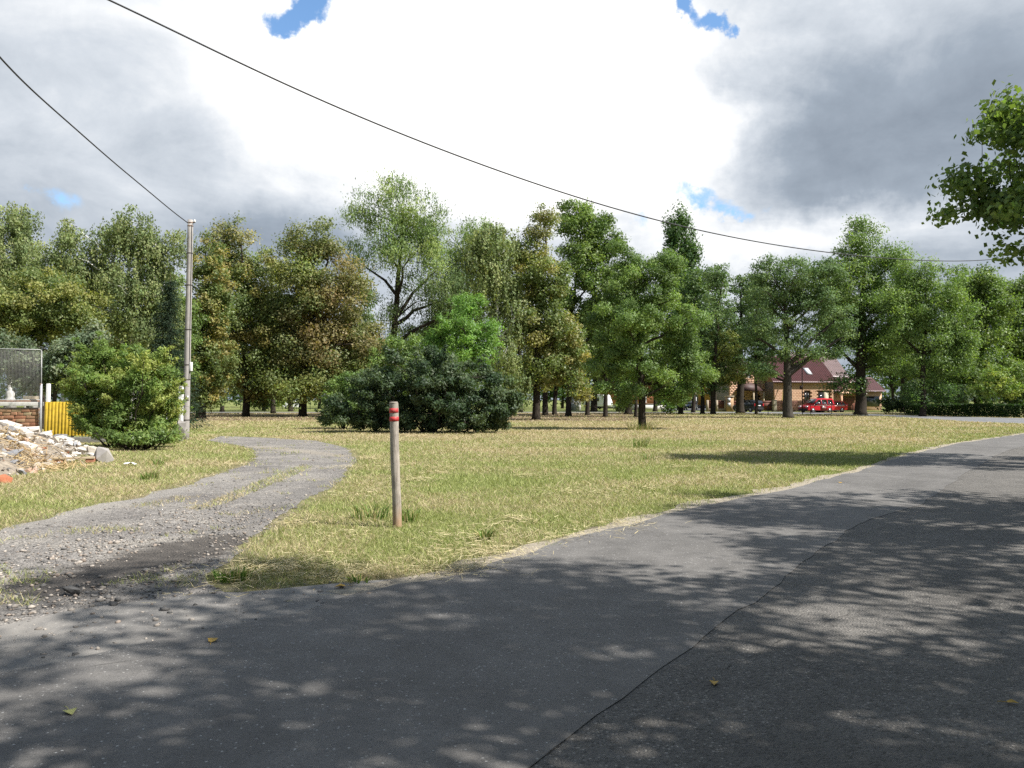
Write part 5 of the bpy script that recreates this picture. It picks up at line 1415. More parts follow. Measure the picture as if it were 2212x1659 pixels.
P_, T_, c_ = stones(q_, r.uniform(.015, .06, nq), OCT, SC + [(.6, .56, .5), (.55, .5, .44)], 23)
zz_ = np.repeat(np.maximum(mound(P_[:, 0].reshape(nq, 6).mean(1), P_[:, 1].reshape(nq, 6).mean(1)), 0), 6); P_[:, 2] += zz_
o = obj('small_debris', mesh_np('small_debris', P_ - np.array([MC[0], MC[1], 0]), None, T_, c_), 'stone', root); tag(o, kind='stuff')
sp_ = [(A(dx, dy, Y)[0], A(dx, dy, Y)[1], s) for dx, dy, Y, s in ((15, 950, 20.5, .45), (40, 965, 20, .5), (60, 985, 19.3, .45), (80, 990, 19, .4), (20, 940, 21.5, .4), (110, 1000, 18.5, .45), (70, 1010, 18.2, .4))]
o = strawbits('straw', sp_, 1300, .34, .010, 24, cols=((.34, .22, .09), (.52, .40, .22)), zf=lambda x, y: np.maximum(mound(x, y), 0), tilt=.25)
o.parent = root; o.location = (-MC[0], -MC[1], 0); tag(o, kind='stuff')
for dx, dy, Y, dx2, dy2, Y2, rad in ((0, 945, 20.5, 95, 1002, 18.6, .02), (110, 962, 21, 160, 940, 21.5, .014), (120, 970, 20.5, 185, 1000, 18.9, .012), (60, 940, 22, 100, 925, 22.5, .018)):
    a, b_ = A(dx, dy, Y), A(dx2, dy2, Y2)
    a[2] = max(a[2], mound(a[:1], a[1:2])[0] + .05); b_[2] = max(mound(b_[:1], b_[1:2])[0], 0) + .05
    MB().tube(bez(a, b_, .03, 6, r, .03) - np.array([MC[0], MC[1], 0]), rad, 5).build('stick', 'timber', root)
tag(root, 'pile of broken concrete, plaster and straw in front of the brick wall', 'rubble pile')
a, b_ = G(112, 1002), G(205, 1000)
root = empty('weathered_plank', ((a[0] + b_[0]) / 2, (a[1] + b_[1]) / 2, 0))
L_ = np.linalg.norm(b_ - a) * 1.0
MB().box((0, 0, .135), (L_, .16, .05)).build('board', 'timber', root, bevel=.006)
for x in (-.35 * L_, .4 * L_): MB().box((x, 0.0, .055), (.22, .12, .11)).build('brick_support', 'brick', root, bevel=.008)
root.rotation_euler = (0, 0, atan2(b_[1] - a[1], b_[0] - a[0]))
tag(root, 'weathered plank lying on bricks right of the rubble pile', 'plank')
p = G(216, 1000)
tag(obj('concrete_block', chunk_mesh('concrete_block', (.52, .42, .44), 71), 'concrete', loc=(p[0], p[1] + .2, .17), rot=(0, .15, .4)), 'mossy concrete lump beside the plank end', 'concrete block')
p = G(281, 1006)
mb = MB(); r = np.random.default_rng(2)
V = np.array([[x * .09, y * .07, .03 + r.uniform(0, .07)] for y in range(3) for x in range(4)]) - [.13, .07, 0]
mb.add(V, [[k * 4 + q, k * 4 + q + 1, k * 4 + q + 5, k * 4 + q + 4] for k in range(2) for q in range(3)])
tag(mb.build('paper_scrap', 'paper', loc=(p[0], p[1], 0)), 'crumpled white paper scrap on the grass beside the drive', 'litter')

# ------------------------------------------------------------------ vehicles
def vehicle(name, label, prof, sidew, ws, rw, wheelx, wr_, mats, loc, ang, cat='car', extras=None, group=None):
    """prof: (x,z,half width) round the side outline; sidew: window outlines; ws, rw: windscreen and rear window (x0,z0,hw0,x1,z1,hw1)"""
    root = empty(name, (loc[0], loc[1], 0), ang)
    p = np.array(prof, float); zs, hs = p[:, 1], p[:, 2]; hm = hs.max(); zt = zs.max()
    belt = 1.02 if zt > 1.7 else (0.98 if zt > 1.55 else 0.93)
    low = [(x, min(z, belt)) for x, z, h in prof]
    mb = MB(); mb.prism(low, -hm, hm); mb.build('body', mats['body'], root, bevel=0.06)
    cab = [(x, z) for x, z, h in prof if z >= belt - .02]
    cab = [(cab[0][0], belt - .05)] + cab + [(cab[-1][0] - .3, belt - .05)]
    k = len(cab); hr = hs[zs.argmax()] + .04
    def hw(x, z): return float(np.interp(z, [belt, zt], [hm - .02, hr]))
    V = np.array([(x, s * hw(x, z), z) for s in (1, -1) for x, z in cab])
    mb = MB(); mb.add(V, [[i, (i + 1) % k, k + (i + 1) % k, k + i] for i in range(k)])
    from mathutils.geometry import tessellate_polygon
    tr = tessellate_polygon([[Vector((a, b, 0)) for a, b in cab]])
    mb.T.append(np.array([list(q)[::-1] for q in tr] + [[x + k for x in q] for q in tr]))
    mb.build('cabin', mats['body'], root)
    for out in sidew:
        for s in (1, -1):
            q = np.array([(x, s * (hw(x, z) + 0.012), z) for x, z in out]); m_ = len(q)
            inn = q - np.array([0, s * .03, 0])
            mb = MB(); mb.add(np.concatenate([q, inn]), [[i, (i + 1) % m_, m_ + (i + 1) % m_, m_ + i] for i in range(m_)] + ([list(range(m_))] if m_ == 4 else []))
            if m_ != 4: mb.T.append(np.array([[0, i, i + 1] for i in range(1, m_ - 1)]))
            mb.build('side_window', 'window_dark', root)
    for nm, wq in (('windscreen', ws), ('rear_window', rw)):
        if wq is None: continue
        x0, z0, h0, x1, z1, h1 = wq; d = np.array([z1 - z0, 0, x0 - x1]); d = d / np.linalg.norm(d) * .012 * (1 if nm == 'windscreen' else -1)
        q = np.array([(x0, -h0, z0), (x0, h0, z0), (x1, h1, z1), (x1, -h1, z1)]) + d
        mb = MB(); mb.add(np.concatenate([q, q - 2 * d]), [[0, 1, 2, 3], [7, 6, 5, 4], [0, 4, 5, 1], [1, 5, 6, 2], [2, 6, 7, 3], [3, 7, 4, 0]])
        mb.build(nm, 'window_dark', root)
    for x in wheelx:
        for s in (1, -1):
            mb = MB(); mb.lathe([(wr_ * .6, -.1), (wr_ * .96, -.1), (wr_, -.06), (wr_, .06), (wr_ * .96, .1), (wr_ * .6, .1)], n=18)
            wh = mb.build('wheel', 'tyre', root, loc=(x, s * (hm - .07), wr_), rot=(pi / 2, 0, 0))
            MB().lathe([(.05, -.105), (wr_ * .62, -.108), (wr_ * .62, .108), (.05, .105)], n=14).build('rim', 'rim', wh)
    fx, rx = p[:, 0].max(), p[:, 0].min()
    for s in (1, -1):
        MB().box((fx - .16, s * (hm - .28), .78), (.30, .34, .16)).build('headlight', 'lamp_glass', root, bevel=.03)
        MB().box((rx + .04, s * (hm - .14), .95), (.14, .2, .34)).build('tail_light', 'tail_lamp', root, bevel=.02)
        MB().box((fx * .42, s * (hm + .09), 1.08), (.12, .18, .15)).build('mirror', mats.get('trim', 'plastic_dark'), root, bevel=.02)
    MB().box((rx - .015, 0, .85), (.03, .5, .12)).build('number_plate', 'white_paint', root)
    MB().box((fx - .03, 0, .42), (.16, 1.5, .24)).build('front_bumper', mats.get('bumper', 'plastic_dark'), root, bevel=.03)
    MB().box((rx + .04, 0, .45), (.16, 1.5, .24)).build('rear_bumper', mats.get('bumper', 'plastic_dark'), root, bevel=.03)
    if extras: extras(root, hm)
    tag(root, label, cat, group); return root
VAN = [(-2.12, .28, .86), (-2.19, .6, .89), (-2.18, 1.0, .89), (-2.06, 1.66, .76), (-1.9, 1.78, .70), (-.6, 1.82, .68), (.3, 1.78, .67), (1.2, 1.14, .80), (1.8, .98, .80), (2.1, .78, .80), (2.19, .5, .80), (2.12, .28, .80)]
CARP = [(-2.0, .3, .82), (-2.08, .6, .86), (-2.05, .95, .86), (-1.62, 1.42, .68), (-1.2, 1.49, .64), (.1, 1.47, .64), (1.05, .98, .78), (1.7, .86, .78), (2.0, .68, .78), (2.06, .45, .78), (2.0, .3, .78)]
MPV = [(-1.9, .3, .84), (-1.98, .6, .88), (-1.95, 1.0, .88), (-1.72, 1.5, .72), (-1.4, 1.60, .68), (.1, 1.59, .66), (1.15, 1.04, .80), (1.75, .9, .80), (2.0, .7, .80), (2.06, .45, .80), (2.0, .3, .80)]
def van_extra(root, hm):
    for s in (1, -1):
        MB().box((.15, s * (hm + .006), .93), (3.6, .014, .06)).build('white_stripe', 'white_paint', root)
        d = MB().box((-.42, s * (hm + .008), .62), (1.15, .02, .52)).build('sliding_door', 'car_dark_red', root)
        cu = bpy.data.curves.new('lettering', 'FONT'); cu.body = 'HASIČI'; cu.size = 0.2; cu.align_x = 'CENTER'; cu.extrude = 0.003
        to = bpy.data.objects.new('lettering', cu); COL.objects.link(to)
        me = bpy.data.meshes.new_from_object(to); bpy.data.objects.remove(to)
        obj('lettering', me, 'white_paint', d, loc=(-.42, s * (hm + .022), .60), rot=(pi / 2, 0, 0 if s < 0 else pi))
def est_extra(root, hm):
    for s in (1, -1): MB().box((0, s * (hm + .006), .84), (3.2, .014, .06)).build('white_stripe', 'white_paint', root)
vehicle('red_van', 'red van with white stripe facing left before the brick house', VAN,
        [[(.95, 1.14), (.42, 1.62), (-.02, 1.66), (-.02, 1.10)], [(-.15, 1.10), (-.15, 1.66), (-1.0, 1.66), (-1.0, 1.10)], [(-1.12, 1.10), (-1.12, 1.66), (-1.85, 1.62), (-1.95, 1.10)]],
        (1.16, 1.18, .70, .38, 1.72, .60), (-2.165, 1.08, .72, -2.075, 1.6, .64), (1.36, -1.36), .31, {'body': 'car_red'}, (38.6, 102.0), radians(203), 'van', van_extra)
vehicle('red_car', 'bright red estate car parked behind the tail of the red van', CARP,
        [[(.82, 1.0), (.18, 1.38), (-.3, 1.40), (-.3, .98)], [(-.4, .98), (-.4, 1.40), (-1.2, 1.40), (-1.2, .98)], [(-1.3, .98), (-1.3, 1.38), (-1.55, 1.34), (-1.78, 1.0)]],
        (1.0, 1.02, .68, .16, 1.44, .58), (-2.0, 1.02, .70, -1.67, 1.38, .60), (1.3, -1.25), .3, {'body': 'car_bright_red'}, (41.3, 104.6), radians(187), 'car', est_extra)
vehicle('black_car', 'black hatchback seen from behind with red tail lights by the gate', MPV,
        [[(.92, 1.06), (.2, 1.50), (-.3, 1.52), (-.3, 1.04)], [(-.4, 1.04), (-.4, 1.52), (-1.2, 1.52), (-1.2, 1.04)], [(-1.3, 1.04), (-1.3, 1.50), (-1.6, 1.44), (-1.75, 1.06)]],
        (1.1, 1.08, .70, .18, 1.56, .60), (-1.925, 1.08, .74, -1.75, 1.46, .66), (1.28, -1.28), .31, {'body': 'car_black'}, ((1616 - CX) / F * 107.5, 107.5), radians(118))
vehicle('blue_car', 'dark blue car parked under the white canopy behind leaves', CARP,
        [[(.82, 1.0), (.18, 1.38), (-.3, 1.40), (-.3, .98)], [(-.4, .98), (-.4, 1.40), (-1.2, 1.40), (-1.2, .98)]],
        (1.0, 1.02, .68, .16, 1.44, .58), (-2.0, 1.02, .70, -1.67, 1.38, .60), (1.3, -1.25), .3, {'body': 'car_blue'}, ((1492 - CX) / F * 128, 128), radians(250))
vehicle('silver_car', 'silver car half hidden behind leaves right of the lone ash', CARP,
        [[(.82, 1.0), (.18, 1.38), (-.3, 1.40), (-.3, .98)], [(-.4, .98), (-.4, 1.40), (-1.2, 1.40), (-1.2, .98)]],
        (1.0, 1.02, .68, .16, 1.44, .58), (-2.0, 1.02, .70, -1.67, 1.38, .60), (1.3, -1.25), .3, {'body': 'car_silver'}, ((1433 - CX) / F * 138, 138), radians(200))

# caravan
CVX, CVY = (1292 - CX) / F * 138, 138
root = empty('caravan', (CVX, CVY, 0), radians(-38))
mb = MB(); mb.prism([(-2.3, .5), (-2.35, 1.2), (-2.15, 2.35), (-1.9, 2.52), (1.5, 2.52), (1.75, 2.4), (2.25, 1.15), (2.3, .75), (2.1, .5)], -1.05, 1.05)
mb.build('shell', 'caravan_white', root, bevel=.06)
MB().box((1.985, 0, 1.72), (.04, 1.5, .78), Matrix.Rotation(-.37, 3, 'Y')).build('front_window', 'window_dark', root, bevel=.01)
for x in (-1.3, .4):
    for s in (-1, 1): MB().box((x, s * 1.06, 1.65), (.9, .03, .55)).build('side_window', 'window_dark', root)
for s in (-1, 1):
    MB().box((-.2, s * 1.06, .95), (4.1, .02, .05)).build('side_trim', 'grey_steel', root)
    wh = MB().lathe([(.2, -.1), (.3, -.1), (.32, 0), (.3, .1), (.2, .1)], n=16).build('wheel', 'tyre', root, loc=(-.2, s * .85, .32), rot=(pi / 2, 0, 0))
    MB().lathe([(.04, -.105), (.2, -.11), (.2, .11), (.04, .105)], n=12).build('rim', 'rim', wh)
MB().bar((2.1, -.5, .48), (3.2, 0, .45), .08).bar((2.1, .5, .48), (3.2, 0, .45), .08).build('drawbar', 'galvanised', root)
MB().tube([[3.1, 0, 0], [3.1, 0, .6]], .04, 8).build('jockey_wheel', 'galvanised', root)
MB().box((0, 0, .47), (3.9, 1.7, .1)).build('chassis', 'plastic_dark', root)
tag(root, 'white touring caravan parked by the salmon house', 'caravan')

# white block kiosk
KX, KY = (1242 - CX) / F * 121, 121
root = empty('utility_kiosk', (KX, KY, 0), radians(-42))
MB().box((0, 0, .92), (1.25, 1.35, 1.9)).build('walls', 'white_rough', root)
MB().box((0, 0, 1.91), (1.45, 1.55, .09)).build('roof_slab', 'concrete', root, bevel=.01)
for z in np.arange(.25, 1.8, .24):
    MB().box((.632, 0, z), (.012, 1.34, .012)).build('joint', 'plinth', root)
MB().box((-.1, -.685, .85), (.8, .03, 1.5)).build('steel_door', 'grey_steel', root)
tag(root, 'small white block utility kiosk left of the caravan', 'kiosk')

# ------------------------------------------------------------------ plain houses beyond the road
def plain_house(name, label, d0, d1, D, zw, mat, wins, depth=9, roofz=3.2, ang=0):
    x0, x1 = (d0 - CX) / F * D, (d1 - CX) / F * D; W = x1 - x0
    root = empty(name, (x0, D, 0), radians(ang))
    MB().box((W / 2, depth / 2, zw / 2 + .3), (W, depth, zw - .6)).build('wall', mat, root)
    MB().box((W / 2, depth / 2, .28), (W + .04, depth + .04, .64)).build('plinth', 'plinth', root)
    mb = MB(); mb.add([(-.5, -.6, zw - .1), (W + .5, -.6, zw - .1), (W + .5, depth + .6, zw - .1), (-.5, depth + .6, zw - .1), (1.5, depth / 2, zw + roofz), (W - 1.5, depth / 2, zw + roofz)],
                      [[0, 1, 5, 4], [2, 3, 4, 5], [3, 2, 1, 0]], [[1, 2, 5], [3, 0, 4]])
    mb.build('roof', 'roof_tile', root)
    for x, z, w_, h_ in wins:
        f = MB().box((x, -.02, z), (w_, .08, h_)).build('window', 'white_paint', root)
        for s in (-1, 1): MB().box((x + s * w_ * .235, -.065, z), (w_ * .40, .02, h_ * .84)).build('pane', 'window_dark', f)
        MB().box((x, -.1, z - h_ / 2 - .03), (w_ + .16, .2, .05)).build('sill', 'white_paint', f)
    tag(root, label, 'house'); return root
plain_house('salmon_house', 'salmon plastered house behind the caravan', 1296, 1452, 150, 4.6, 'salmon_plaster', [(8.0, 1.9, 1.3, 1.4), (11.5, 1.9, 1.3, 1.4)])
plain_house('yellow_house', 'ochre yellow house behind the white canopy', 1478, 1600, 152, 4.6, 'yellow_plaster', [(2.0, 1.9, 1.2, 1.4), (8.5, 1.9, 1.2, 1.4)])
CAN = (1510 - CX) / F * 132
root = empty('carport_canopy', (CAN, 132, 0))
MB().box((0, 0, 2.72), (6.6, 3.6, .10), Matrix.Rotation(-.03, 3, 'Y')).build('roof_panel', 'white_paint', root)
for x in (-3.0, 3.0):
    for y in (-1.6, 1.6): MB().box((x, y, 1.34), (.12, .12, 2.7)).build('post', 'timber', root)
tag(root, 'flat white carport canopy in front of the ochre house', 'canopy')
p = G(1504, 884.5)
root = empty('pipe_post', p)
MB().tube([[0, 0, -.1], [0, 0, 2.1]], .05, 10).build('tube', 'white_paint', root, smooth=True)
MB().lathe([(.055, 2.08), (.055, 2.11), (.02, 2.13)], n=10).build('cap', 'white_rough', root)
tag(root, 'thin white pipe post before the dark blue car', 'post')
p = A(1356, 870, 128)
root = empty('garden_wall', (p[0], 128, 0))
MB().box((2.2, 0, .45), (7.5, .2, .95)).build('wall', 'white_rough', root)
MB().box((2.2, 0, .95), (7.6, .28, .06)).build('coping', 'concrete', root)
tag(root, 'low whitish garden wall before the salmon house', 'wall')

# dark mesh fence at the far left
root = empty('mesh_fence', (A(520, 870, 135)[0], 135, 0))
W = A(760, 870, 135)[0] - A(520, 870, 135)[0]; n = 9
for k in range(n): MB().tube([[W * k / (n - 1), 0, -.1], [W * k / (n - 1), 0, 2.0]], .045, 7).build('post', 'fence_green', root)
mb = MB()
for z in (.15, .6, 1.05, 1.5, 1.9): mb.bar((0, 0, z), (W, 0, z), .015)
for k in range(int(W / .3)): mb.bar((k * .3, 0, .1), (k * .3, 0, 1.92), .012)
tag(mb.build('wire', 'fence_green', root), kind='stuff')
tag(root, 'dark wire mesh fence beyond the lawn at far left', 'fence')
vehicle('parked_car', 'white and red car glimpsed behind the linden trunks far left', CARP,
        [[(.82, 1.0), (.18, 1.38), (-.3, 1.40), (-.3, .98)], [(-.4, .98), (-.4, 1.40), (-1.2, 1.40), (-1.2, .98)]],
        (1.0, 1.02, .68, .16, 1.44, .58), (-2.0, 1.02, .70, -1.67, 1.38, .60), (1.3, -1.25), .3, {'body': 'caravan_white', 'bumper': 'car_red'}, (A(636, 870, 142)[0], 142), radians(10))

# ------------------------------------------------------------------ the unplastered brick house
HX, HY = (1673 - CX) / F * 116, 116.0
house = empty('brick_house', (HX, HY, 0), radians(12))
W, EV, RG, DP = 9.6, 4.25, 8.3, 9.0
def tile_roof(name, x0, x1, y0, z0, y1, z1, mat, parent, pitch=.3, row=.36, amp=.028):
    L_ = math.hypot(y1 - y0, z1 - z0); nr_ = max(2, int(L_ / row)); nc_ = int((x1 - x0) / pitch * 4) + 1
    xs = np.linspace(x0, x1, nc_); wv = amp * np.sin((xs - x0) / pitch * 2 * pi)
    d = np.array([y1 - y0, z1 - z0]) / L_; nn = np.array([-d[1], d[0]]); nn = nn if nn[1] > 0 else -nn
    V = []
    for k in range(nr_):
        for e, up in ((0, .05), (1, .012)):
            s = (k + e) / nr_ * L_; c = np.array([y0, z0]) + d * s
            V.append(np.stack([xs, c[0] + nn[0] * (wv + up), c[1] + nn[1] * (wv + up)], 1))
    V = np.concatenate(V); R_ = nr_ * 2
    i = np.arange(R_ - 1)[:, None] * nc_; j = np.arange(nc_ - 1)[None]
    Q = np.stack([i + j, i + j + 1, i + nc_ + j + 1, i + nc_ + j], -1).reshape(-1, 4)
    o = obj(name, mesh_np(name, V, Q, smooth=False), mat, parent); return o
# main volume: a mortar core with hollow blocks laid on its front
OPEN = [(4.75, 1.25, 5.75, 2.85), (7.15, 0.1, 8.85, 2.85)]
MB().prism([(0.02, 0.0), (W - .02, 0), (W - .02, EV), (.02, EV)], .30, DP).build('wall_core', 'mortar', house)
bw, bh = 0.5, 0.25
mb = MB(); mb.box((0, 0, 0), (bw - .016, .296, bh - .012)); tmp = mb.build('block', 'hollow_block', house, bevel=.008); bme = tmp.data; bpy.data.objects.remove(tmp)
mb = MB(); mb.box((0, 0, 0), (bw / 2 - .016, .296, bh - .012)); tmp = mb.build('block', 'hollow_block', house, bevel=.008); bme2 = tmp.data; bpy.data.objects.remove(tmp)
def wall_blocks(x0, x1, y, z0, z1, openings, parent, limit=300):
    cnt = 0; k = 0; z = z0
    while z < z1 - .05:
        x = x0
        if k % 2: segs = [(x, bw / 2)]; x += bw / 2
        else: segs = []
        while x < x1 - .1:
            l = bw if x + bw <= x1 + .02 else bw / 2
            segs.append((x, l)); x += l
        for sx, l in segs:
            if any(sx + l > a + .02 and sx < c - .02 and z + bh > b_ + .02 and z < d - .02 for a, b_, c, d in openings): continue
            if sx + l > x1 + .05: continue
            obj('block', bme if l == bw else bme2, None, parent, loc=(sx + l / 2, y + .15 + random.uniform(-.006, .006), z + bh / 2)); cnt += 1
        z += bh; k += 1
    return cnt
wall_blocks(0, W, 0.0, 0.0, EV, OPEN, house)
# lintels, windows
for (a, b_, c, d), nm in zip(OPEN, ('window', 'terrace_door')):
    f = MB().box(((a + c) / 2, .22, (b_ + d) / 2), (c - a, .10, d - b_)).build(nm, 'window_frame', house)
    if nm == 'window':
        for s in (-1, 1): MB().box(((a + c) / 2 + s * (c - a) * .24, .16, (b_ + d) / 2), ((c - a) * .40, .03, (d - b_) * .88)).build('pane', 'window_dark', f)
        MB().box(((a + c) / 2, -.03, b_ - .03), (c - a + .1, .2, .05)).build('sill', 'concrete', f)
    else:
        MB().box((a + (c - a) * .26, .16, (b_ + d) / 2), ((c - a) * .44, .03, (d - b_) * .92)).build('pane', 'window_dark', f)
        MB().box((a + (c - a) * .74, .15, (b_ + d) / 2), ((c - a) * .44, .03, (d - b_) * .94)).build('board_panel', 'pale_panel', f)
rf = tile_roof('roof', -.4, W + .3, -.38, EV - .12, DP / 2, RG, 'roof_tile', house)
tile_roof('roof', -.4, W + .3, DP + .3, EV - .12, DP / 2, RG, 'roof_tile', house)
MB().box((W / 2, -.40, EV - .12), (W + .7, .1, .12)).build('gutter', 'roof_dark', house)
MB().prism([(0, 0), (0, 0.001), (0, 0)], 0, .001) if False else None
for x in (.15, W - .15):
    mb = MB(); mb.add([(x - .14, .32, EV), (x - .14, DP - .05, EV), (x - .14, DP / 2, RG - .12), (x + .14, .32, EV), (x + .14, DP - .05, EV), (x + .14, DP / 2, RG - .12)], [[0, 1, 4, 3], [1, 2, 5, 4], [2, 0, 3, 5]], [[0, 2, 1], [3, 4, 5]])
    mb.build('gable', 'hollow_block', house)
sl = (RG - EV) / (DP / 2 + .38); ya = 1.3
sk = MB().box((6.3, 1.55, EV - .12 + sl * 1.95 + .10), (.85, 1.5, .10), Matrix.Rotation(atan(sl), 3, 'X')).build('roof_window', 'grey_steel', house)
MB().box((6.3, 1.53, EV - .12 + sl * 1.95 + .155), (.62, 1.25, .03), Matrix.Rotation(atan(sl), 3, 'X')).build('pane', 'lamp_glass', sk)
# recessed gabled part on the left, in the shade of the main volume
gx0, gx1, gy, ge, gp = -5.7, 0.0, 2.6, 4.4, 7.0
mb = MB(); mb.prism([(gx0, 0), (gx1 - .02, 0), (gx1 - .02, ge), ((gx0 + gx1) / 2, gp), (gx0, ge)], gy + .3, DP); mb.build('gable_wing', 'mortar', house)
mb = MB(); z = 0; k = 0
while z < gp - .3:
    hw_ = (gx1 - gx0) / 2 if z + bh < ge else (gx1 - gx0) / 2 * (gp - z - bh) / (gp - ge)
    cx_ = (gx0 + gx1) / 2; x = cx_ - hw_ + (0 if k % 2 else .0)
    while x < cx_ + hw_ - .12:
        l = min(bw if not (k % 2 and x < cx_ - hw_ + .01) else bw / 2, cx_ + hw_ - x)
        if not ((-2.05 < x + l / 2 < -.75 and z < 2.35) or (-4.6 < x + l / 2 < -3.2 and 0.9 < z < 2.4) or (-3.3 < x + l / 2 < -2.2 and 4.5 < z < 6.0)):
            mb.box((x + l / 2, gy + .15, z + bh / 2), (l - .016, .296, bh - .012))
        x += l
    z += bh; k += 1
tag(mb.build('block_courses', 'hollow_block', house), kind='stuff')
MB().box((-1.4, gy + .22, 1.18), (1.3, .1, 2.36)).build('front_door', 'window_dark', house)
f = MB().box((-3.9, gy + .22, 1.65), (1.5, .1, 1.6)).build('window', 'window_frame', house)
MB().box((-3.9, gy + .16, 1.65), (1.3, .03, 1.4)).build('pane', 'window_dark', f)
f = MB().box((-2.75, gy + .22, 5.25), (1.1, .1, 1.5)).build('window', 'white_paint', house)
MB().box((-2.75, gy + .16, 5.25), (.9, .03, 1.3)).build('pane', 'lamp_glass', f)
cx_ = (gx0 + gx1) / 2
for s in (-1, 1):
    a = np.array([cx_ + s * ((gx1 - gx0) / 2 + .3), 0, ge - .35]); b_ = np.array([cx_, 0, gp + .08])
    u = np.array([0, 1, 0]); 
    mb = MB(); V = [(a[0], gy - .3, a[2]), (b_[0], gy - .3, b_[2]), (b_[0], DP + .2, b_[2]), (a[0], DP + .2, a[2])]
    V = V + [(x, y, z + .12) for x, y, z in V]
    mb.add(V, [[0, 1, 2, 3], [7, 6, 5, 4], [0, 4, 5, 1], [1, 5, 6, 2], [2, 6, 7, 3], [3, 7, 4, 0]]); mb.build('wing_roof', 'roof_tile', house)
# porch
mb = MB(); mb.add([(-4.9, .5, 2.95), (-1.0, .5, 2.95), (-1.0, 2.6, 2.95), (-4.9, 2.6, 2.95), (-3.6, 2.6, 4.2), (-2.3, 2.6, 4.2)], [[0, 1, 5, 4], [3, 2, 1, 0]], [[1, 2, 5], [3, 0, 4]]); mb.build('porch_roof', 'roof_dark', house)
for x in (-4.6, -2.9, -1.3): MB().box((x, .75, 1.47), (.2, .2, 2.95)).build('porch_post', 'timber', house)
# annex on the right
ax0, ax1, ay = W + .02, 19.0, 1.6
MB().box(((ax0 + ax1) / 2, ay + 3.2, 1.42), (ax1 - ax0, 5.6, 2.84)).build('annex_wall', 'hollow_block', house)
tile_roof('annex_roof', ax0, ax1 + .4, ay - .25, 2.84, ay + 3.2, 5.1, 'roof_tile', house)
tile_roof('annex_roof', ax0, ax1 + .4, ay + 6.5, 2.84, ay + 3.2, 5.1, 'roof_tile', house)
MB().box((13.2, ay + .38, 1.1), (2.4, .1, 2.2)).build('garage_door', 'fence_brown', house)
MB().box((17.3, ay + .38, 1.4), (2.6, .1, 1.5)).build('shade_panel', 'window_dark', house)  # dark panel standing in for the shade inside the open porch
gxa, gxb = 11.2, 15.2
mb = MB(); mb.prism([(gxa, 2.6), (gxb, 2.6), ((gxa + gxb) / 2, 4.3)], ay - .9, ay + .5); mb.build('garage_gable', 'hollow_block', house)
for s in (-1, 1):
    cx_ = (gxa + gxb) / 2; a = (cx_ + s * 2.3, 2.45); b_ = (cx_, 4.42)
    MB().bar((a[0], ay - .95, a[1]), (b_[0], ay - .95, b_[1]), .10, .16).build('fascia', 'white_rough', house)
for x in (gxa + .15, gxb - .15): MB().box((x, ay - .75, 1.3), (.3, .3, 2.6)).build('garage_pillar', 'hollow_block', house)
tile_roof('rear_roof', 7.6, 17.0, 7.0, 5.2, 11.5, 9.3, 'roof_tile_glint', house)
MB().box((12.3, 9.8, 2.55), (9.2, 4.6, 5.1)).build('rear_wing', 'hollow_block', house)
MB().box((2.4, DP / 2 + .9, RG), (.6, .6, 1.3)).build('chimney', 'brick', rf)
tag(house, 'unplastered orange hollow-block house with dark red tiled roof', 'house')
# timber leaning on the house wall
mw = house.matrix_basis
a, b_ = mw @ Vector((.25, -1.3, .0)), mw @ Vector((1.25, -.42, 4.0))
root = empty('leaning_pole', tuple(a))
d = np.array(b_ - a)
MB().tube([[0, 0, 0], d * .5, d], [.06, .055, .045], 8).build('shaft', 'yellow_timber', root, smooth=True)
MB().box(tuple(d * .97), (.16, .1, .12)).build('end_cap', 'timber', root)
tag(root, 'long yellowish pole leaning against the brick house wall', 'pole')

# ------------------------------------------------------------------ fences, pillars, railing by the far road
FY = 110.5
def fx(d): return (d - CX) / F * FY
root = empty('panel_fence', (fx(1528), FY, 0))
posts = [1528, 1548, 1566.5]
for d in posts: MB().box((fx(d) - fx(1528), 0, .78), (.3, .3, 1.6)).build('post', 'fence_post', root)
for a, b_ in zip(posts[:-1], posts[1:]):
    x0, x1 = fx(a) - fx(1528) + .15, fx(b_) - fx(1528) - .15
    pn = MB().box(((x0 + x1) / 2, 0, .98), (x1 - x0, .05, 1.08)).build('panel', 'fence_brown', root)
    for z in (.62, 1.05, 1.42): MB().box(((x0 + x1) / 2, -.04, z), (x1 - x0, .03, .07)).build('rail', 'roof_dark', pn)
    MB().box(((x0 + x1) / 2, .02, .2), (x1 - x0, .2, .44)).build('base_wall', 'fence_post', root)
tag(root, 'brown panel fence left of the letterbox pillar', 'fence')
root = empty('letterbox_pillar', (fx(1575), FY - .1, 0))
MB().box((0, 0, 1.02), (.95, .8, 2.1)).build('pillar', 'brick', root)
MB().box((0, 0, 2.11), (1.1, .95, .09)).build('cap', 'cream_pillar', root)
for z in (1.62, .95): MB().box((-.16, -.41, z), (.42, .05, .5)).build('meter_box', 'grey_steel', root)
tag(root, 'brick gate pillar with two grey meter boxes', 'pillar')
root = empty('driveway_gate', (fx(1584), FY, 0))
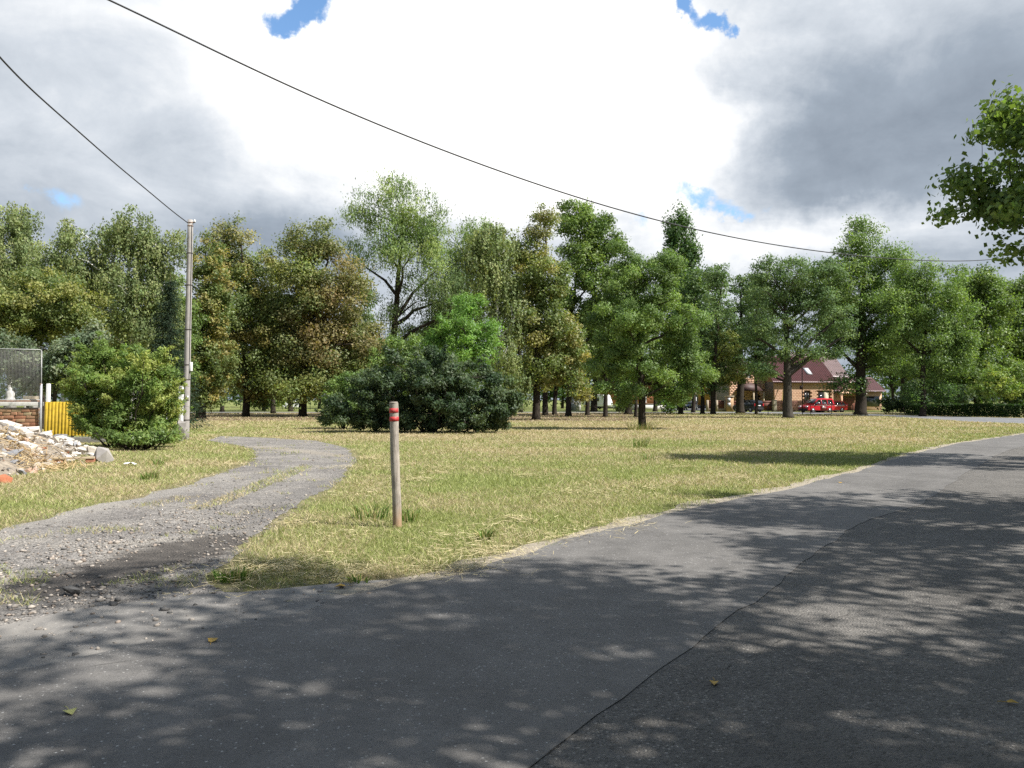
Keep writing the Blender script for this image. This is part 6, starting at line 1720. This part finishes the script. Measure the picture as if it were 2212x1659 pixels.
for a, b_ in ((1584, 1592), (1594, 1640), (1642, 1668)):
    x0, x1 = fx(a) - fx(1584), fx(b_) - fx(1584)
    pn = MB().box(((x0 + x1) / 2, .1, .85), (x1 - x0, .05, 1.25)).build('panel', 'fence_brown', root)
    for z in (.35, .85, 1.35): MB().box(((x0 + x1) / 2, .06, z), (x1 - x0, .03, .07)).build('rail', 'roof_dark', pn)
for d in (1583.3, 1593, 1641, 1669): MB().box((fx(d) - fx(1584), .1, .75), (.18, .2, 1.55)).build('post', 'fence_post', root)
tag(root, 'brown gate and fence panels behind the black car', 'gate')
root = empty('cream_pillar', (fx(1672.5), FY - .2, 0))
MB().box((0, 0, .78), (.42, .42, 1.6)).build('shaft', 'cream_pillar', root, bevel=.02)
MB().box((0, 0, 1.59), (.5, .5, .06)).build('cap', 'concrete', root)
tag(root, 'sunlit cream fence pillar at the house corner', 'pillar')
root = empty('picket_fence', (fx(1676), FY + .2, 0))
Wf = fx(1815) - fx(1676)
for z in (.35, 1.2): MB().bar((0, .04, z), (Wf, .04, z), .05).build('rail', 'roof_dark', root)
mb_ = MB().box((0, 0, .78), (.10, .025, 1.5)); tmp = mb_.build('picket', 'fence_brown', root); pm = tmp.data; bpy.data.objects.remove(tmp)
for k in range(int(Wf / .125)): obj('picket', pm, None, root, loc=(.06 + k * .125, 0, random.uniform(-.02, .02)))
tag(root, 'brown picket fence along the brick house front', 'fence')
RY = 91.5
root = empty('pipe_railing', ((1659 - CX) / F * RY, RY, 0))
Wr = (1842 - 1659) / F * RY
for z in (1.02, .40): MB().tube([[0, 0, z], [Wr, 0, z]], .032, 6).build('rail', 'iron_band', root)
for k in range(5): MB().tube([[Wr * k / 4, 0, -.1], [Wr * k / 4, 0, 1.03]], .035, 6).build('post', 'iron_band', root)
tag(root, 'dark two-rail pipe railing in front of the red van', 'railing')
p = ((1733 - CX) / F * 90.6, 90.6, 0)
root = empty('sign_pole', p)
MB().tube([[0, 0, -.1], [0, 0, 5.4]], .05, 8).build('tube', 'iron_band', root, smooth=True)
MB().box((-.14, -.06, 3.0), (.3, .08, .42)).build('sign_back', 'roof_dark', root)
tag(root, 'thin tall dark pole right of the gnarled locust trunk', 'pole')
